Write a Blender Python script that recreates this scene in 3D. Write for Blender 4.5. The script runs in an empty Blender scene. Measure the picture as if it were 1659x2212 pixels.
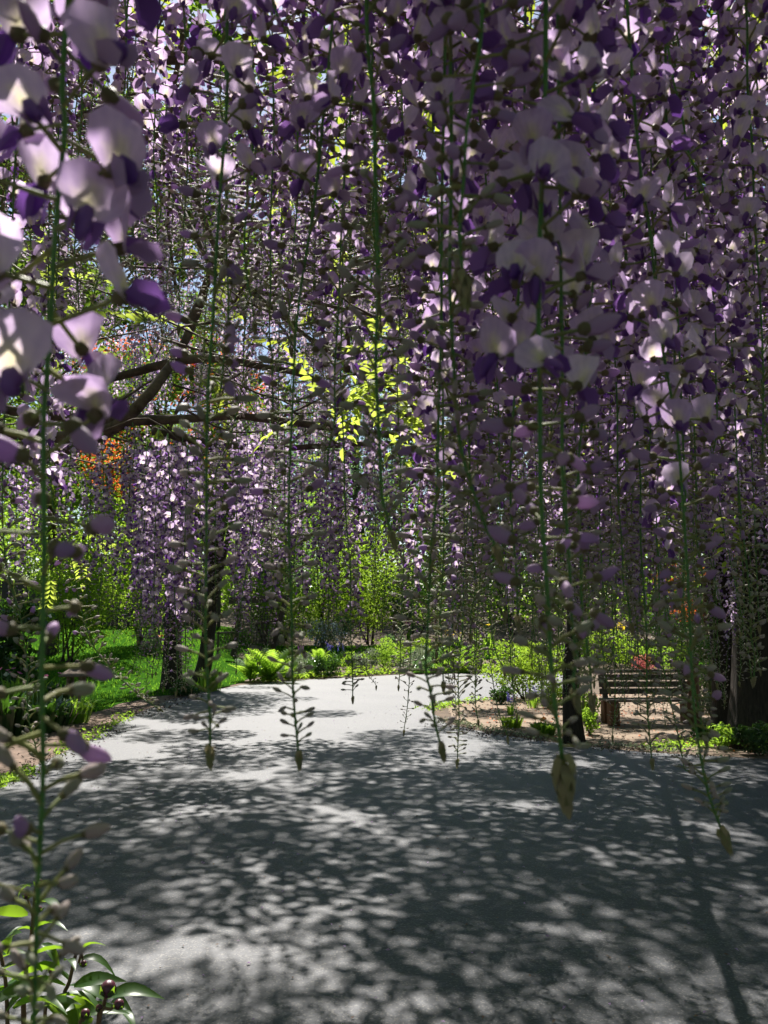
import bpy, math, random
import numpy as np
from mathutils import Vector, Matrix

PI = math.pi
R = math.radians
rng = np.random.default_rng(11)
random.seed(5)
SC = bpy.context.scene
COL = SC.collection

# ------------------------------------------------------------------ camera
CAM_H = 1.6
PITCH = math.atan(229.0 / 1916.0)
cam = bpy.data.cameras.new('camera')
cam.sensor_fit = 'VERTICAL'
cam.sensor_height = 4.8
cam.sensor_width = 3.6
cam.lens = 4.157
cam.clip_start = 0.02
cam.clip_end = 600
cam.dof.use_dof = True
cam.dof.focus_distance = 3.2
cam.dof.aperture_fstop = 2.4
camo = bpy.data.objects.new('camera', cam)
COL.objects.link(camo)
camo.location = (0, 0, CAM_H)
camo.rotation_euler = (PI / 2 + PITCH, 0, 0)
SC.camera = camo

# ------------------------------------------------------------------ sky, sun, exposure
SUN_AZ, SUN_EL = R(-8), R(51)
w = bpy.data.worlds.new('World')
SC.world = w
w.use_nodes = True
nt = w.node_tree
bg = nt.nodes['Background']
sky = nt.nodes.new('ShaderNodeTexSky')
sky.sky_type = 'NISHITA'
sky.sun_disc = False
sky.sun_elevation = SUN_EL
sky.sun_rotation = SUN_AZ
sky.air_density = 1.0
sky.dust_density = 0.6
nt.links.new(sky.outputs[0], bg.inputs[0])
bg.inputs[1].default_value = 0.055
sl = bpy.data.lights.new('sun', 'SUN')
sl.energy = 5.0
sl.angle = R(0.53)
sl.color = (1.0, 0.95, 0.88)
so = bpy.data.objects.new('sun', sl)
COL.objects.link(so)
sd = Vector((math.sin(SUN_AZ) * math.cos(SUN_EL), math.cos(SUN_AZ) * math.cos(SUN_EL), math.sin(SUN_EL)))
so.rotation_euler = sd.to_track_quat('Z', 'Y').to_euler()
so.location = (0, 0, 30)
vs = SC.view_settings
vs.view_transform = 'Standard'
try:
    vs.look = 'None'
except Exception:
    pass
vs.exposure = 1.26
vs.gamma = 1.0
vs.use_curve_mapping = False
cy = SC.cycles
cy.use_denoising = True
try:
    cy.denoiser = 'OPENIMAGEDENOISE'
    cy.denoising_input_passes = 'RGB_ALBEDO_NORMAL'
except Exception:
    pass
cy.max_bounces = 7
cy.diffuse_bounces = 3
cy.transmission_bounces = 5
cy.glossy_bounces = 2
cy.transparent_max_bounces = 8
cy.sample_clamp_indirect = 4.0
cy.caustics_reflective = False
cy.caustics_refractive = False
cy.use_adaptive_sampling = True
cy.adaptive_threshold = 0.02

# ------------------------------------------------------------------ measuring aids (photo coordinates 1659 x 2212 -> world)
F = 1916.0
CP, SP = math.cos(PITCH), math.sin(PITCH)


def ray(x, y):
    u = (x - 829.5) / F
    v = (1106 - y) / F
    return np.array([u, CP - SP * v, SP + CP * v])


def P(x, y, d):
    r = ray(x, y)
    return np.array([0, 0, CAM_H]) + r * (d / r[1])


def hgt(x, y):
    s = min(1.0, max(0.0, (x + 7.0) / 3.0))
    s = s * s * (3 - 2 * s)
    t = max(0.0, y - (18.0 + 6.0 * s))
    return 0.085 * t * t / (t + 3.0)


def G(x, y):
    """ground point seen at photo position x, y"""
    r = ray(x, y)
    d = 2.0
    for i in range(4000):
        p = np.array([0, 0, CAM_H]) + r * (d / r[1])
        if p[2] <= hgt(p[0], p[1]) or d > 90:
            return np.array([p[0], p[1], hgt(p[0], p[1])])
        d += 0.02
    return p


def proj(p):
    d = np.asarray(p, float) - np.array([0, 0, CAM_H])
    f = d[1] * CP + d[2] * SP
    v = -d[1] * SP + d[2] * CP
    if f < 0.01:
        return None
    return 829.5 + F * d[0] / f, 1106 - F * v / f, d[1]


# ------------------------------------------------------------------ materials
def new_mat(name):
    m = bpy.data.materials.new(name)
    m.use_nodes = True
    n = m.node_tree
    n.nodes.clear()
    out = n.nodes.new('ShaderNodeOutputMaterial')
    return m, n, out


def N(n, t, **kw):
    x = n.nodes.new(t)
    for k, v in kw.items():
        setattr(x, k, v)
    return x


def c4(c):
    return (c[0], c[1], c[2], 1)


def leaf_mat(name, c1, c2, tcol, tf=0.45, rough=0.45, spec=0.35):
    """leaf: glossy top, light coming through; a different green for each leaf"""
    m, n, out = new_mat(name)
    geo = N(n, 'ShaderNodeNewGeometry')
    rmp = N(n, 'ShaderNodeMix', data_type='RGBA')
    rmp.inputs['A'].default_value = c4(c1)
    rmp.inputs['B'].default_value = c4(c2)
    n.links.new(geo.outputs['Random Per Island'], rmp.inputs['Factor'])
    pb = N(n, 'ShaderNodeBsdfPrincipled')
    pb.inputs['Roughness'].default_value = rough
    pb.inputs['Specular IOR Level'].default_value = spec
    n.links.new(rmp.outputs['Result'], pb.inputs['Base Color'])
    tr = N(n, 'ShaderNodeBsdfTranslucent')
    mx2 = N(n, 'ShaderNodeMix', data_type='RGBA')
    mx2.inputs['A'].default_value = c4(tcol)
    mx2.inputs['B'].default_value = c4([min(1, v * 0.6) for v in tcol])
    n.links.new(geo.outputs['Random Per Island'], mx2.inputs['Factor'])
    n.links.new(mx2.outputs['Result'], tr.inputs['Color'])
    ms = N(n, 'ShaderNodeMixShader')
    ms.inputs[0].default_value = tf
    n.links.new(pb.outputs[0], ms.inputs[1])
    n.links.new(tr.outputs[0], ms.inputs[2])
    n.links.new(ms.outputs[0], out.inputs[0])
    return m


def petal_mat(name, c1, c2, heart=None, tf=0.45, veins=False):
    m, n, out = new_mat(name)
    geo = N(n, 'ShaderNodeNewGeometry')
    oi = N(n, 'ShaderNodeObjectInfo')
    add = N(n, 'ShaderNodeMath', operation='ADD')
    n.links.new(geo.outputs['Random Per Island'], add.inputs[0])
    n.links.new(oi.outputs['Random'], add.inputs[1])
    fr = N(n, 'ShaderNodeMath', operation='FRACT')
    n.links.new(add.outputs[0], fr.inputs[0])
    mix = N(n, 'ShaderNodeMix', data_type='RGBA')
    mix.inputs['A'].default_value = c4(c1)
    mix.inputs['B'].default_value = c4(c2)
    n.links.new(fr.outputs[0], mix.inputs['Factor'])
    col = mix.outputs['Result']
    if heart:
        at = N(n, 'ShaderNodeAttribute', attribute_name='marking')
        m2 = N(n, 'ShaderNodeMix', data_type='RGBA')
        m2.inputs['B'].default_value = c4(heart)
        n.links.new(at.outputs['Fac'], m2.inputs['Factor'])
        n.links.new(col, m2.inputs['A'])
        col = m2.outputs['Result']
    tc = N(n, 'ShaderNodeTexCoord')
    if veins:    # fine darker veins that fan from the base of the petal, and a blotchy tint
        sp = N(n, 'ShaderNodeSeparateXYZ')
        n.links.new(tc.outputs['Object'], sp.inputs[0])
        zz = N(n, 'ShaderNodeMath', operation='ADD')
        zz.inputs[1].default_value = 0.008
        n.links.new(sp.outputs['Z'], zz.inputs[0])
        at2 = N(n, 'ShaderNodeMath', operation='ARCTAN2')
        n.links.new(sp.outputs['X'], at2.inputs[0])
        n.links.new(zz.outputs[0], at2.inputs[1])
        mu = N(n, 'ShaderNodeMath', operation='MULTIPLY')
        mu.inputs[1].default_value = 34
        n.links.new(at2.outputs[0], mu.inputs[0])
        si = N(n, 'ShaderNodeMath', operation='SINE')
        n.links.new(mu.outputs[0], si.inputs[0])
        n2 = N(n, 'ShaderNodeTexNoise')
        n2.inputs['Scale'].default_value = 140
        n2.inputs['Detail'].default_value = 4
        n.links.new(tc.outputs['Object'], n2.inputs['Vector'])
        ad = N(n, 'ShaderNodeMath', operation='MULTIPLY_ADD')
        ad.inputs[1].default_value = 0.07
        n.links.new(si.outputs[0], ad.inputs[0])
        n.links.new(n2.outputs['Fac'], ad.inputs[2])
        rp = N(n, 'ShaderNodeValToRGB')
        rp.color_ramp.elements[0].position = 0.3
        rp.color_ramp.elements[0].color = (0.86, 0.82, 0.9, 1)
        rp.color_ramp.elements[1].position = 0.62
        rp.color_ramp.elements[1].color = (1.06, 1.05, 1.03, 1)
        n.links.new(ad.outputs[0], rp.inputs[0])
        mv = N(n, 'ShaderNodeMix', data_type='RGBA', blend_type='MULTIPLY')
        mv.inputs['Factor'].default_value = 1
        n.links.new(col, mv.inputs['A'])
        n.links.new(rp.outputs[0], mv.inputs['B'])
        col = mv.outputs['Result']
    nz = N(n, 'ShaderNodeTexNoise')
    nz.inputs['Scale'].default_value = 260
    n.links.new(tc.outputs['Object'], nz.inputs['Vector'])
    bp = N(n, 'ShaderNodeBump')
    bp.inputs['Strength'].default_value = 0.15
    bp.inputs['Distance'].default_value = 0.002
    n.links.new(nz.outputs['Fac'], bp.inputs['Height'])
    pb = N(n, 'ShaderNodeBsdfPrincipled')
    pb.inputs['Roughness'].default_value = 0.6
    pb.inputs['Specular IOR Level'].default_value = 0.2
    n.links.new(col, pb.inputs['Base Color'])
    n.links.new(bp.outputs[0], pb.inputs['Normal'])
    tr = N(n, 'ShaderNodeBsdfTranslucent')
    n.links.new(col, tr.inputs['Color'])
    ms = N(n, 'ShaderNodeMixShader')
    ms.inputs[0].default_value = tf
    n.links.new(pb.outputs[0], ms.inputs[1])
    n.links.new(tr.outputs[0], ms.inputs[2])
    n.links.new(ms.outputs[0], out.inputs[0])
    return m


def solid_mat(name, c1, c2, scale=8, rough=0.8, bump=0.3, dist=0.01, stretch=(1, 1, 1), detail=6, spec=0.3):
    m, n, out = new_mat(name)
    tc = N(n, 'ShaderNodeTexCoord')
    mp = N(n, 'ShaderNodeMapping')
    mp.inputs['Scale'].default_value = stretch
    n.links.new(tc.outputs['Object'], mp.inputs[0])
    nz = N(n, 'ShaderNodeTexNoise')
    nz.inputs['Scale'].default_value = scale
    nz.inputs['Detail'].default_value = detail
    nz.inputs['Roughness'].default_value = 0.65
    n.links.new(mp.outputs[0], nz.inputs['Vector'])
    cr = N(n, 'ShaderNodeValToRGB')
    cr.color_ramp.elements[0].position = 0.32
    cr.color_ramp.elements[0].color = c4(c1)
    cr.color_ramp.elements[1].position = 0.68
    cr.color_ramp.elements[1].color = c4(c2)
    n.links.new(nz.outputs['Fac'], cr.inputs[0])
    pb = N(n, 'ShaderNodeBsdfPrincipled')
    pb.inputs['Roughness'].default_value = rough
    pb.inputs['Specular IOR Level'].default_value = spec
    n.links.new(cr.outputs[0], pb.inputs['Base Color'])
    bp = N(n, 'ShaderNodeBump')
    bp.inputs['Strength'].default_value = bump
    bp.inputs['Distance'].default_value = dist
    n.links.new(nz.outputs['Fac'], bp.inputs['Height'])
    n.links.new(bp.outputs[0], pb.inputs['Normal'])
    n.links.new(pb.outputs[0], out.inputs[0])
    return m


def asphalt_mat():
    m, n, out = new_mat('asphalt')
    tc = N(n, 'ShaderNodeTexCoord')
    big = N(n, 'ShaderNodeTexNoise')
    big.inputs['Scale'].default_value = 0.9
    big.inputs['Detail'].default_value = 5
    fine = N(n, 'ShaderNodeTexNoise')
    fine.inputs['Scale'].default_value = 55
    fine.inputs['Detail'].default_value = 4
    vor = N(n, 'ShaderNodeTexVoronoi')
    vor.inputs['Scale'].default_value = 130
    for x in (big, fine, vor):
        n.links.new(tc.outputs['Object'], x.inputs['Vector'])
    cr = N(n, 'ShaderNodeValToRGB')
    cr.color_ramp.elements[0].position = 0.3
    cr.color_ramp.elements[0].color = (0.030, 0.034, 0.044, 1)
    cr.color_ramp.elements[1].position = 0.7
    cr.color_ramp.elements[1].color = (0.053, 0.055, 0.064, 1)
    n.links.new(big.outputs['Fac'], cr.inputs[0])
    c2 = N(n, 'ShaderNodeValToRGB')
    c2.color_ramp.elements[0].position = 0.3
    c2.color_ramp.elements[0].color = (0.62, 0.62, 0.62, 1)
    c2.color_ramp.elements[1].position = 0.72
    c2.color_ramp.elements[1].color = (1.3, 1.3, 1.3, 1)
    n.links.new(fine.outputs['Fac'], c2.inputs[0])
    mul = N(n, 'ShaderNodeMix', data_type='RGBA', blend_type='MULTIPLY')
    mul.inputs['Factor'].default_value = 1
    n.links.new(cr.outputs[0], mul.inputs['A'])
    n.links.new(c2.outputs[0], mul.inputs['B'])
    c3 = N(n, 'ShaderNodeValToRGB')
    c3.color_ramp.elements[0].position = 0.86
    c3.color_ramp.elements[0].color = (0, 0, 0, 1)
    c3.color_ramp.elements[1].position = 0.9
    c3.color_ramp.elements[1].color = (1, 1, 1, 1)
    sep = N(n, 'ShaderNodeSeparateColor')
    n.links.new(vor.outputs['Color'], sep.inputs[0])
    n.links.new(sep.outputs[0], c3.inputs[0])
    m3 = N(n, 'ShaderNodeMix', data_type='RGBA')
    m3.inputs['B'].default_value = (0.115, 0.11, 0.107, 1)
    n.links.new(c3.outputs[0], m3.inputs['Factor'])
    n.links.new(mul.outputs['Result'], m3.inputs['A'])
    pb = N(n, 'ShaderNodeBsdfPrincipled')
    pb.inputs['Roughness'].default_value = 0.62
    pb.inputs['Specular IOR Level'].default_value = 0.45
    n.links.new(m3.outputs['Result'], pb.inputs['Base Color'])
    bp = N(n, 'ShaderNodeBump')
    bp.inputs['Strength'].default_value = 0.55
    bp.inputs['Distance'].default_value = 0.006
    n.links.new(fine.outputs['Fac'], bp.inputs['Height'])
    n.links.new(bp.outputs[0], pb.inputs['Normal'])
    n.links.new(pb.outputs[0], out.inputs[0])
    return m


M = {}
M['asphalt'] = asphalt_mat()
M['soil'] = solid_mat('soil', (0.055, 0.038, 0.026), (0.15, 0.105, 0.07), 3.5, 0.95, 0.6, 0.03)
M['dirt'] = solid_mat('dirt', (0.15, 0.108, 0.074), (0.28, 0.21, 0.15), 2.6, 0.95, 0.5, 0.02, detail=10)
M['mulch'] = solid_mat('mulch', (0.08, 0.054, 0.038), (0.22, 0.15, 0.11), 9, 0.95, 0.8, 0.02, detail=9)
M['turf'] = solid_mat('turf', (0.018, 0.055, 0.006), (0.035, 0.1, 0.01), 6, 1.0, 0.4, 0.03, spec=0.0)
M['bark'] = solid_mat('bark', (0.035, 0.026, 0.02), (0.12, 0.09, 0.068), 9, 0.95, 1.0, 0.035, stretch=(3, 3, 0.35), detail=9)
M['darkbark'] = solid_mat('dark_bark', (0.02, 0.016, 0.013), (0.06, 0.045, 0.035), 12, 0.95, 1.0, 0.02, stretch=(3, 3, 0.4), detail=8)
M['vine'] = solid_mat('vine_bark', (0.05, 0.036, 0.027), (0.17, 0.125, 0.095), 22, 0.9, 0.9, 0.008, stretch=(1, 1, 1), detail=8)
M['wood'] = solid_mat('weathered_wood', (0.06, 0.045, 0.036), (0.13, 0.1, 0.08), 14, 0.7, 0.4, 0.004, stretch=(0.4, 5, 5))
M['redwood'] = solid_mat('reddish_wood', (0.09, 0.045, 0.027), (0.16, 0.085, 0.05), 14, 0.75, 0.4, 0.004, stretch=(4, 4, 0.6))
M['fencewood'] = solid_mat('fence_wood', (0.05, 0.04, 0.032), (0.1, 0.08, 0.065), 9, 0.9, 0.4, 0.004, stretch=(6, 6, 0.5))
M['stone'] = solid_mat('lantern_stone', (0.1, 0.075, 0.06), (0.24, 0.19, 0.155), 30, 0.95, 0.7, 0.008)
# wisteria
M['stem'] = solid_mat('green_stem', (0.05, 0.14, 0.03), (0.08, 0.2, 0.045), 60, 0.55, 0.3, 0.001)
M['pedicel'] = petal_mat('flower_stalk', (0.22, 0.27, 0.1), (0.3, 0.3, 0.12), None, 0.35)
M['calyx'] = petal_mat('calyx', (0.13, 0.115, 0.06), (0.2, 0.17, 0.09), None, 0.25)
M['banner'] = petal_mat('banner_petal', (0.55, 0.38, 0.68), (0.77, 0.62, 0.86), (0.78, 0.74, 0.42), 0.55, True)
M['keel'] = petal_mat('keel_petal', (0.15, 0.055, 0.3), (0.3, 0.14, 0.45), None, 0.4)
M['young'] = petal_mat('young_petal', (0.36, 0.23, 0.46), (0.52, 0.35, 0.56), None, 0.4)
M['bud'] = petal_mat('bud', (0.3, 0.32, 0.23), (0.42, 0.34, 0.34), None, 0.25)
M['tip'] = petal_mat('tip_scale', (0.22, 0.23, 0.1), (0.3, 0.25, 0.15), None, 0.3)
FM = [M['stem'], M['pedicel'], M['calyx'], M['banner'], M['keel'], M['young'], M['bud'], M['tip']]
STEM, PED, CAL, BAN, KEEL, YNG, BUD, TIP = range(8)
M['wleaf'] = leaf_mat('wisteria_leaf', (0.07, 0.13, 0.025), (0.11, 0.17, 0.03), (0.5, 0.6, 0.06), 0.55)
M['wleaf_sunlit'] = leaf_mat('sunlit_wisteria_leaf', (0.1, 0.16, 0.025), (0.14, 0.19, 0.03), (0.6, 0.74, 0.1), 0.6, 0.5, 0.2)  # same leaf as above, colour brightened to look sunlit
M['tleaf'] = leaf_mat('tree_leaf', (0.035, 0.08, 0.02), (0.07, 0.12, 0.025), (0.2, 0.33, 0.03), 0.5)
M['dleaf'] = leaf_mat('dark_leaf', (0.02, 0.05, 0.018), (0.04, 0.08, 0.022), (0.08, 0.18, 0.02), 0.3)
M['bleaf'] = leaf_mat('bluish_leaf', (0.04, 0.085, 0.05), (0.07, 0.12, 0.06), (0.25, 0.45, 0.14), 0.45, 0.3, 0.5)
M['gleaf'] = leaf_mat('glossy_leaf', (0.02, 0.055, 0.02), (0.045, 0.09, 0.025), (0.1, 0.24, 0.02), 0.3, 0.22, 0.6)
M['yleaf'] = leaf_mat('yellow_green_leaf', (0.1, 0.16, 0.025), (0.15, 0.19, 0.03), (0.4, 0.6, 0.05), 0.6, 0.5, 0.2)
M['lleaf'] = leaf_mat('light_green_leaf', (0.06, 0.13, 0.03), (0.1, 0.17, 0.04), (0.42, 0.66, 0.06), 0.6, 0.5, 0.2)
M['rleaf'] = leaf_mat('red_leaf', (0.14, 0.035, 0.02), (0.25, 0.07, 0.025), (0.9, 0.2, 0.05), 0.6)
M['pleaf'] = leaf_mat('azalea_flower', (0.5, 0.14, 0.12), (0.62, 0.2, 0.2), (0.75, 0.22, 0.2), 0.4)
M['sleaf'] = leaf_mat('silvery_leaf', (0.13, 0.17, 0.12), (0.2, 0.23, 0.17), (0.3, 0.36, 0.2), 0.35)
M['grass'] = leaf_mat('grass_blade', (0.025, 0.08, 0.008), (0.045, 0.12, 0.01), (0.22, 0.45, 0.03), 0.6, 1.0, 0.0)
M['peony'] = leaf_mat('peony_leaf', (0.03, 0.085, 0.02), (0.045, 0.1, 0.022), (0.34, 0.58, 0.03), 0.45, 0.38, 0.5)
M['peonystem'] = solid_mat('peony_stem', (0.1, 0.05, 0.03), (0.16, 0.1, 0.045), 30, 0.5, 0.2, 0.001)
M['peonybud'] = solid_mat('peony_bud', (0.05, 0.008, 0.02), (0.11, 0.02, 0.04), 40, 0.35, 0.2, 0.002, spec=0.5)
M['yellow'] = petal_mat('yellow_petal', (0.8, 0.55, 0.02), (0.85, 0.66, 0.05), None, 0.4)
M['orange'] = petal_mat('orange_petal', (0.85, 0.22, 0.02), (0.9, 0.35, 0.03), None, 0.4)
M['violet'] = petal_mat('bluebell_petal', (0.2, 0.17, 0.6), (0.32, 0.26, 0.7), None, 0.4)
M['paleblue'] = petal_mat('pale_blue_petal', (0.4, 0.5, 0.75), (0.6, 0.66, 0.8), None, 0.4)
M['pink'] = petal_mat('pink_petal', (0.7, 0.15, 0.4), (0.8, 0.3, 0.5), None, 0.4)
M['mauve'] = petal_mat('allium_petal', (0.45, 0.1, 0.5), (0.6, 0.2, 0.6), None, 0.4)
M['white'] = petal_mat('white_petal', (0.75, 0.75, 0.7), (0.8, 0.8, 0.75), None, 0.4)


# ------------------------------------------------------------------ geometry helper
class Geo:
    def __init__(s):
        s.V, s.F, s.M, s.A, s.n = [], [], [], [], 0

    def add(s, V, Fc, m=0, A=None):
        V = np.asarray(V, float).reshape(-1, 3)
        Fc = np.asarray(Fc, int).reshape(-1, 3)
        s.V.append(V)
        s.F.append(Fc + s.n)
        s.M.append(np.full(len(Fc), m) if np.isscalar(m) else np.asarray(m))
        s.A.append(np.zeros(len(V)) if A is None else np.asarray(A))
        s.n += len(V)
        return s

    def arr(s):
        return np.vstack(s.V), np.vstack(s.F), np.concatenate(s.M), np.concatenate(s.A)

    def put(s, arr, mat):
        """add a transformed copy of another shape"""
        V, Fc, Mi, A = arr
        m = np.array(mat)
        s.add(V @ m[:3, :3].T + m[:3, 3], Fc, Mi, A)

    def mesh(s, name, mats, smooth=True):
        V, Fc, Mi, A = s.arr()
        me = bpy.data.meshes.new(name)
        me.vertices.add(len(V))
        me.vertices.foreach_set('co', V.astype(np.float32).ravel())
        me.loops.add(len(Fc) * 3)
        me.loops.foreach_set('vertex_index', Fc.astype(np.int32).ravel())
        me.polygons.add(len(Fc))
        me.polygons.foreach_set('loop_start', np.arange(0, len(Fc) * 3, 3, dtype=np.int32))
        me.polygons.foreach_set('material_index', Mi.astype(np.int32))
        me.polygons.foreach_set('use_smooth', np.full(len(Fc), smooth))
        for m in (mats if isinstance(mats, (list, tuple)) else [mats]):
            me.materials.append(m)
        if A.any():
            at = me.attributes.new('marking', 'FLOAT', 'POINT')
            at.data.foreach_set('value', A.astype(np.float32))
        me.update(calc_edges=True)
        return me


def tube(path, rad, n=6, cap=True):
    p = np.asarray(path, float)
    k = len(p)
    rad = np.full(k, rad) if np.isscalar(rad) else np.asarray(rad, float)
    t = np.gradient(p, axis=0)
    t /= np.linalg.norm(t, axis=1)[:, None] + 1e-12
    up = np.array([0, 0, 1.0]) if abs(t[:, 2]).mean() < 0.8 else np.array([0, 1.0, 0])
    a = np.cross(t, up)
    a /= np.linalg.norm(a, axis=1)[:, None] + 1e-12
    b = np.cross(t, a)
    th = np.arange(n) * 2 * PI / n
    V = (p[:, None, :] + rad[:, None, None] * (np.cos(th)[None, :, None] * a[:, None, :] + np.sin(th)[None, :, None] * b[:, None, :])).reshape(-1, 3)
    Fc = []
    for i in range(k - 1):
        for j in range(n):
            q0, q1 = i * n + j, i * n + (j + 1) % n
            Fc += [(q0, q1, q1 + n), (q0, q1 + n, q0 + n)]
    if cap:
        V = np.vstack([V, p[:1], p[-1:]])
        c0, c1 = k * n, k * n + 1
        for j in range(n):
            Fc += [((j + 1) % n, j, c0), ((k - 1) * n + j, (k - 1) * n + (j + 1) % n, c1)]
    return V, np.array(Fc)


def ell(c, r, nu=6, nv=4, rot=None, taper=0.0):
    """ellipsoid with its long axis along Y; taper narrows the +Y end"""
    V = [(0, -1, 0)]
    for i in range(1, nv):
        ph = -PI / 2 + PI * i / nv
        for j in range(nu):
            th = 2 * PI * j / nu
            k = 1 - taper * math.sin(ph)
            V.append((math.cos(ph) * math.cos(th) * k, math.sin(ph), math.cos(ph) * math.sin(th) * k))
    V.append((0, 1, 0))
    Fc = []
    for j in range(nu):
        Fc.append((0, 1 + (j + 1) % nu, 1 + j))
        Fc.append((len(V) - 1, 1 + (nv - 2) * nu + j, 1 + (nv - 2) * nu + (j + 1) % nu))
    for i in range(nv - 2):
        for j in range(nu):
            a, b = 1 + i * nu + j, 1 + i * nu + (j + 1) % nu
            Fc += [(a, b, b + nu), (a, b + nu, a + nu)]
    V = np.array(V) * np.asarray(r)
    if rot is not None:
        V = V @ np.array(rot.to_3x3()).T
    return V + np.asarray(c), np.array(Fc)


def boxg(lo, hi, bev=0.006):
    """box with bevelled edges"""
    lo, hi = np.minimum(lo, hi).astype(float), np.maximum(lo, hi).astype(float)
    b = min(bev, 0.3 * (hi - lo).min())
    V, idx = [], {}
    for sx in (0, 1):
        for sy in (0, 1):
            for sz in (0, 1):
                for ax in range(3):
                    q = []
                    for k, s in enumerate((sx, sy, sz)):
                        e = hi[k] if s else lo[k]
                        if k != ax:
                            e += -b if s else b
                        q.append(e)
                    idx[(sx, sy, sz, ax)] = len(V)
                    V.append(q)
    Fc = []

    def quad(a, b_, c, d):
        Fc.extend([(a, b_, c), (a, c, d)])
    for ax in range(3):
        for s in (0, 1):
            o = [k for k in range(3) if k != ax]
            ids = []
            for (u, v) in ((0, 0), (1, 0), (1, 1), (0, 1)):
                key = [0, 0, 0]
                key[ax] = s
                key[o[0]] = u
                key[o[1]] = v
                ids.append(idx[(*key, ax)])
            quad(*ids)
            # edges between face ax and face o
            for k2 in range(ax + 1, 3):
                k3 = 3 - ax - k2
                for s2 in (0, 1):
                    key = [0, 0, 0]
                    key[ax] = s
                    key[k2] = s2
                    e = []
                    for v in (0, 1):
                        key[k3] = v
                        e.append((idx[(*key, ax)], idx[(*key, k2)]))
                    quad(e[0][0], e[0][1], e[1][1], e[1][0])
    for sx in (0, 1):
        for sy in (0, 1):
            for sz in (0, 1):
                Fc.append(tuple(idx[(sx, sy, sz, a)] for a in range(3)))
    return np.array(V), np.array(Fc)


def lathe(prof, n=14):
    V, Fc = [], []
    for r, z in prof:
        for j in range(n):
            V.append((r * math.cos(2 * PI * j / n), r * math.sin(2 * PI * j / n), z))
    for i in range(len(prof) - 1):
        for j in range(n):
            a, b = i * n + j, i * n + (j + 1) % n
            Fc += [(a, b, b + n), (a, b + n, a + n)]
    return np.array(V), np.array(Fc)


# ------------------------------------------------------------------ object helper
def link(name, me, parent=None, mat=None):
    o = bpy.data.objects.new(name, me)
    if parent is not None:
        o.parent = parent
    if mat is not None:
        o.matrix_basis = mat
    COL.objects.link(o)
    return o


def tag(o, label=None, cat=None, group=None, kind=None):
    if label:
        o['label'] = label
    if cat:
        o['category'] = cat
    if group:
        o['group'] = group
    if kind:
        o['kind'] = kind
    return o


def thing(name, label, cat, loc=(0, 0, 0), rz=0.0, group=None):
    o = link(name, None)
    o.empty_display_size = 0.05
    o.location = loc
    o.rotation_euler = (0, 0, rz)
    return tag(o, label, cat, group)


def smooth_path(pts, k=24):
    """Catmull-Rom through the points"""
    p = np.asarray(pts, float)
    if len(p) == 2:
        t = np.linspace(0, 1, k)[:, None]
        return p[0] * (1 - t) + p[1] * t
    q = np.vstack([2 * p[0] - p[1], p, 2 * p[-1] - p[-2]])
    out = []
    seg = len(p) - 1
    per = max(2, k // seg)
    for i in range(seg):
        a, b, c, d = q[i:i + 4]
        for t in np.linspace(0, 1, per, endpoint=False):
            out.append(0.5 * ((2 * b) + (-a + c) * t + (2 * a - 5 * b + 4 * c - d) * t * t + (-a + 3 * b - 3 * c + d) * t ** 3))
    out.append(p[-1])
    return np.array(out)


def rot_rand(n, up=0.0):
    """random orthonormal frames (axis, side, normal); up>0 turns the normals upward"""
    nrm = rng.normal(size=(n, 3))
    nrm[:, 2] += up
    nrm /= np.linalg.norm(nrm, axis=1)[:, None]
    a = rng.normal(size=(n, 3))
    a -= (a * nrm).sum(1)[:, None] * nrm
    a /= np.linalg.norm(a, axis=1)[:, None]
    return a, np.cross(nrm, a), nrm


def leaf_cloud(g, pts, size, m=0, aspect=0.5, up=0.6, fold=0.18, droop=0.0):
    """one folded leaf (four vertices, two faces) at every point"""
    n = len(pts)
    a, s, nr = rot_rand(n, up)
    if droop:
        a[:, 2] -= droop
        a /= np.linalg.norm(a, axis=1)[:, None]
    sz = (size * rng.uniform(0.65, 1.25, n))[:, None]
    b = pts - a * sz * 0.5
    t = pts + a * sz * 0.5
    l = pts - a * sz * 0.05 + s * sz * aspect * 0.5 + nr * sz * fold
    r = pts - a * sz * 0.05 - s * sz * aspect * 0.5 + nr * sz * fold
    V = np.stack([b, l, t, r], 1).reshape(-1, 3)
    i = np.arange(n)[:, None] * 4
    Fc = np.concatenate([i + np.array([[0, 2, 1]]), i + np.array([[0, 3, 2]])], 1).reshape(-1, 3)
    g.add(V, Fc, m)


def shell_pts(clumps, n, inner=0.45):
    """points in the outer part of ellipsoid clumps ((cx,cy,cz),(rx,ry,rz))"""
    w_ = np.array([c[1][0] * c[1][1] * c[1][2] for c in clumps]) ** 0.66
    k = rng.choice(len(clumps), n, p=w_ / w_.sum())
    d = rng.normal(size=(n, 3))
    d /= np.linalg.norm(d, axis=1)[:, None]
    rr = rng.uniform(inner ** 3, 1, n) ** (1 / 3) * rng.normal(1, 0.09, n)
    c = np.array([c[0] for c in clumps])[k]
    r = np.array([c[1] for c in clumps])[k]
    return c + d * r * rr[:, None]


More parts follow.
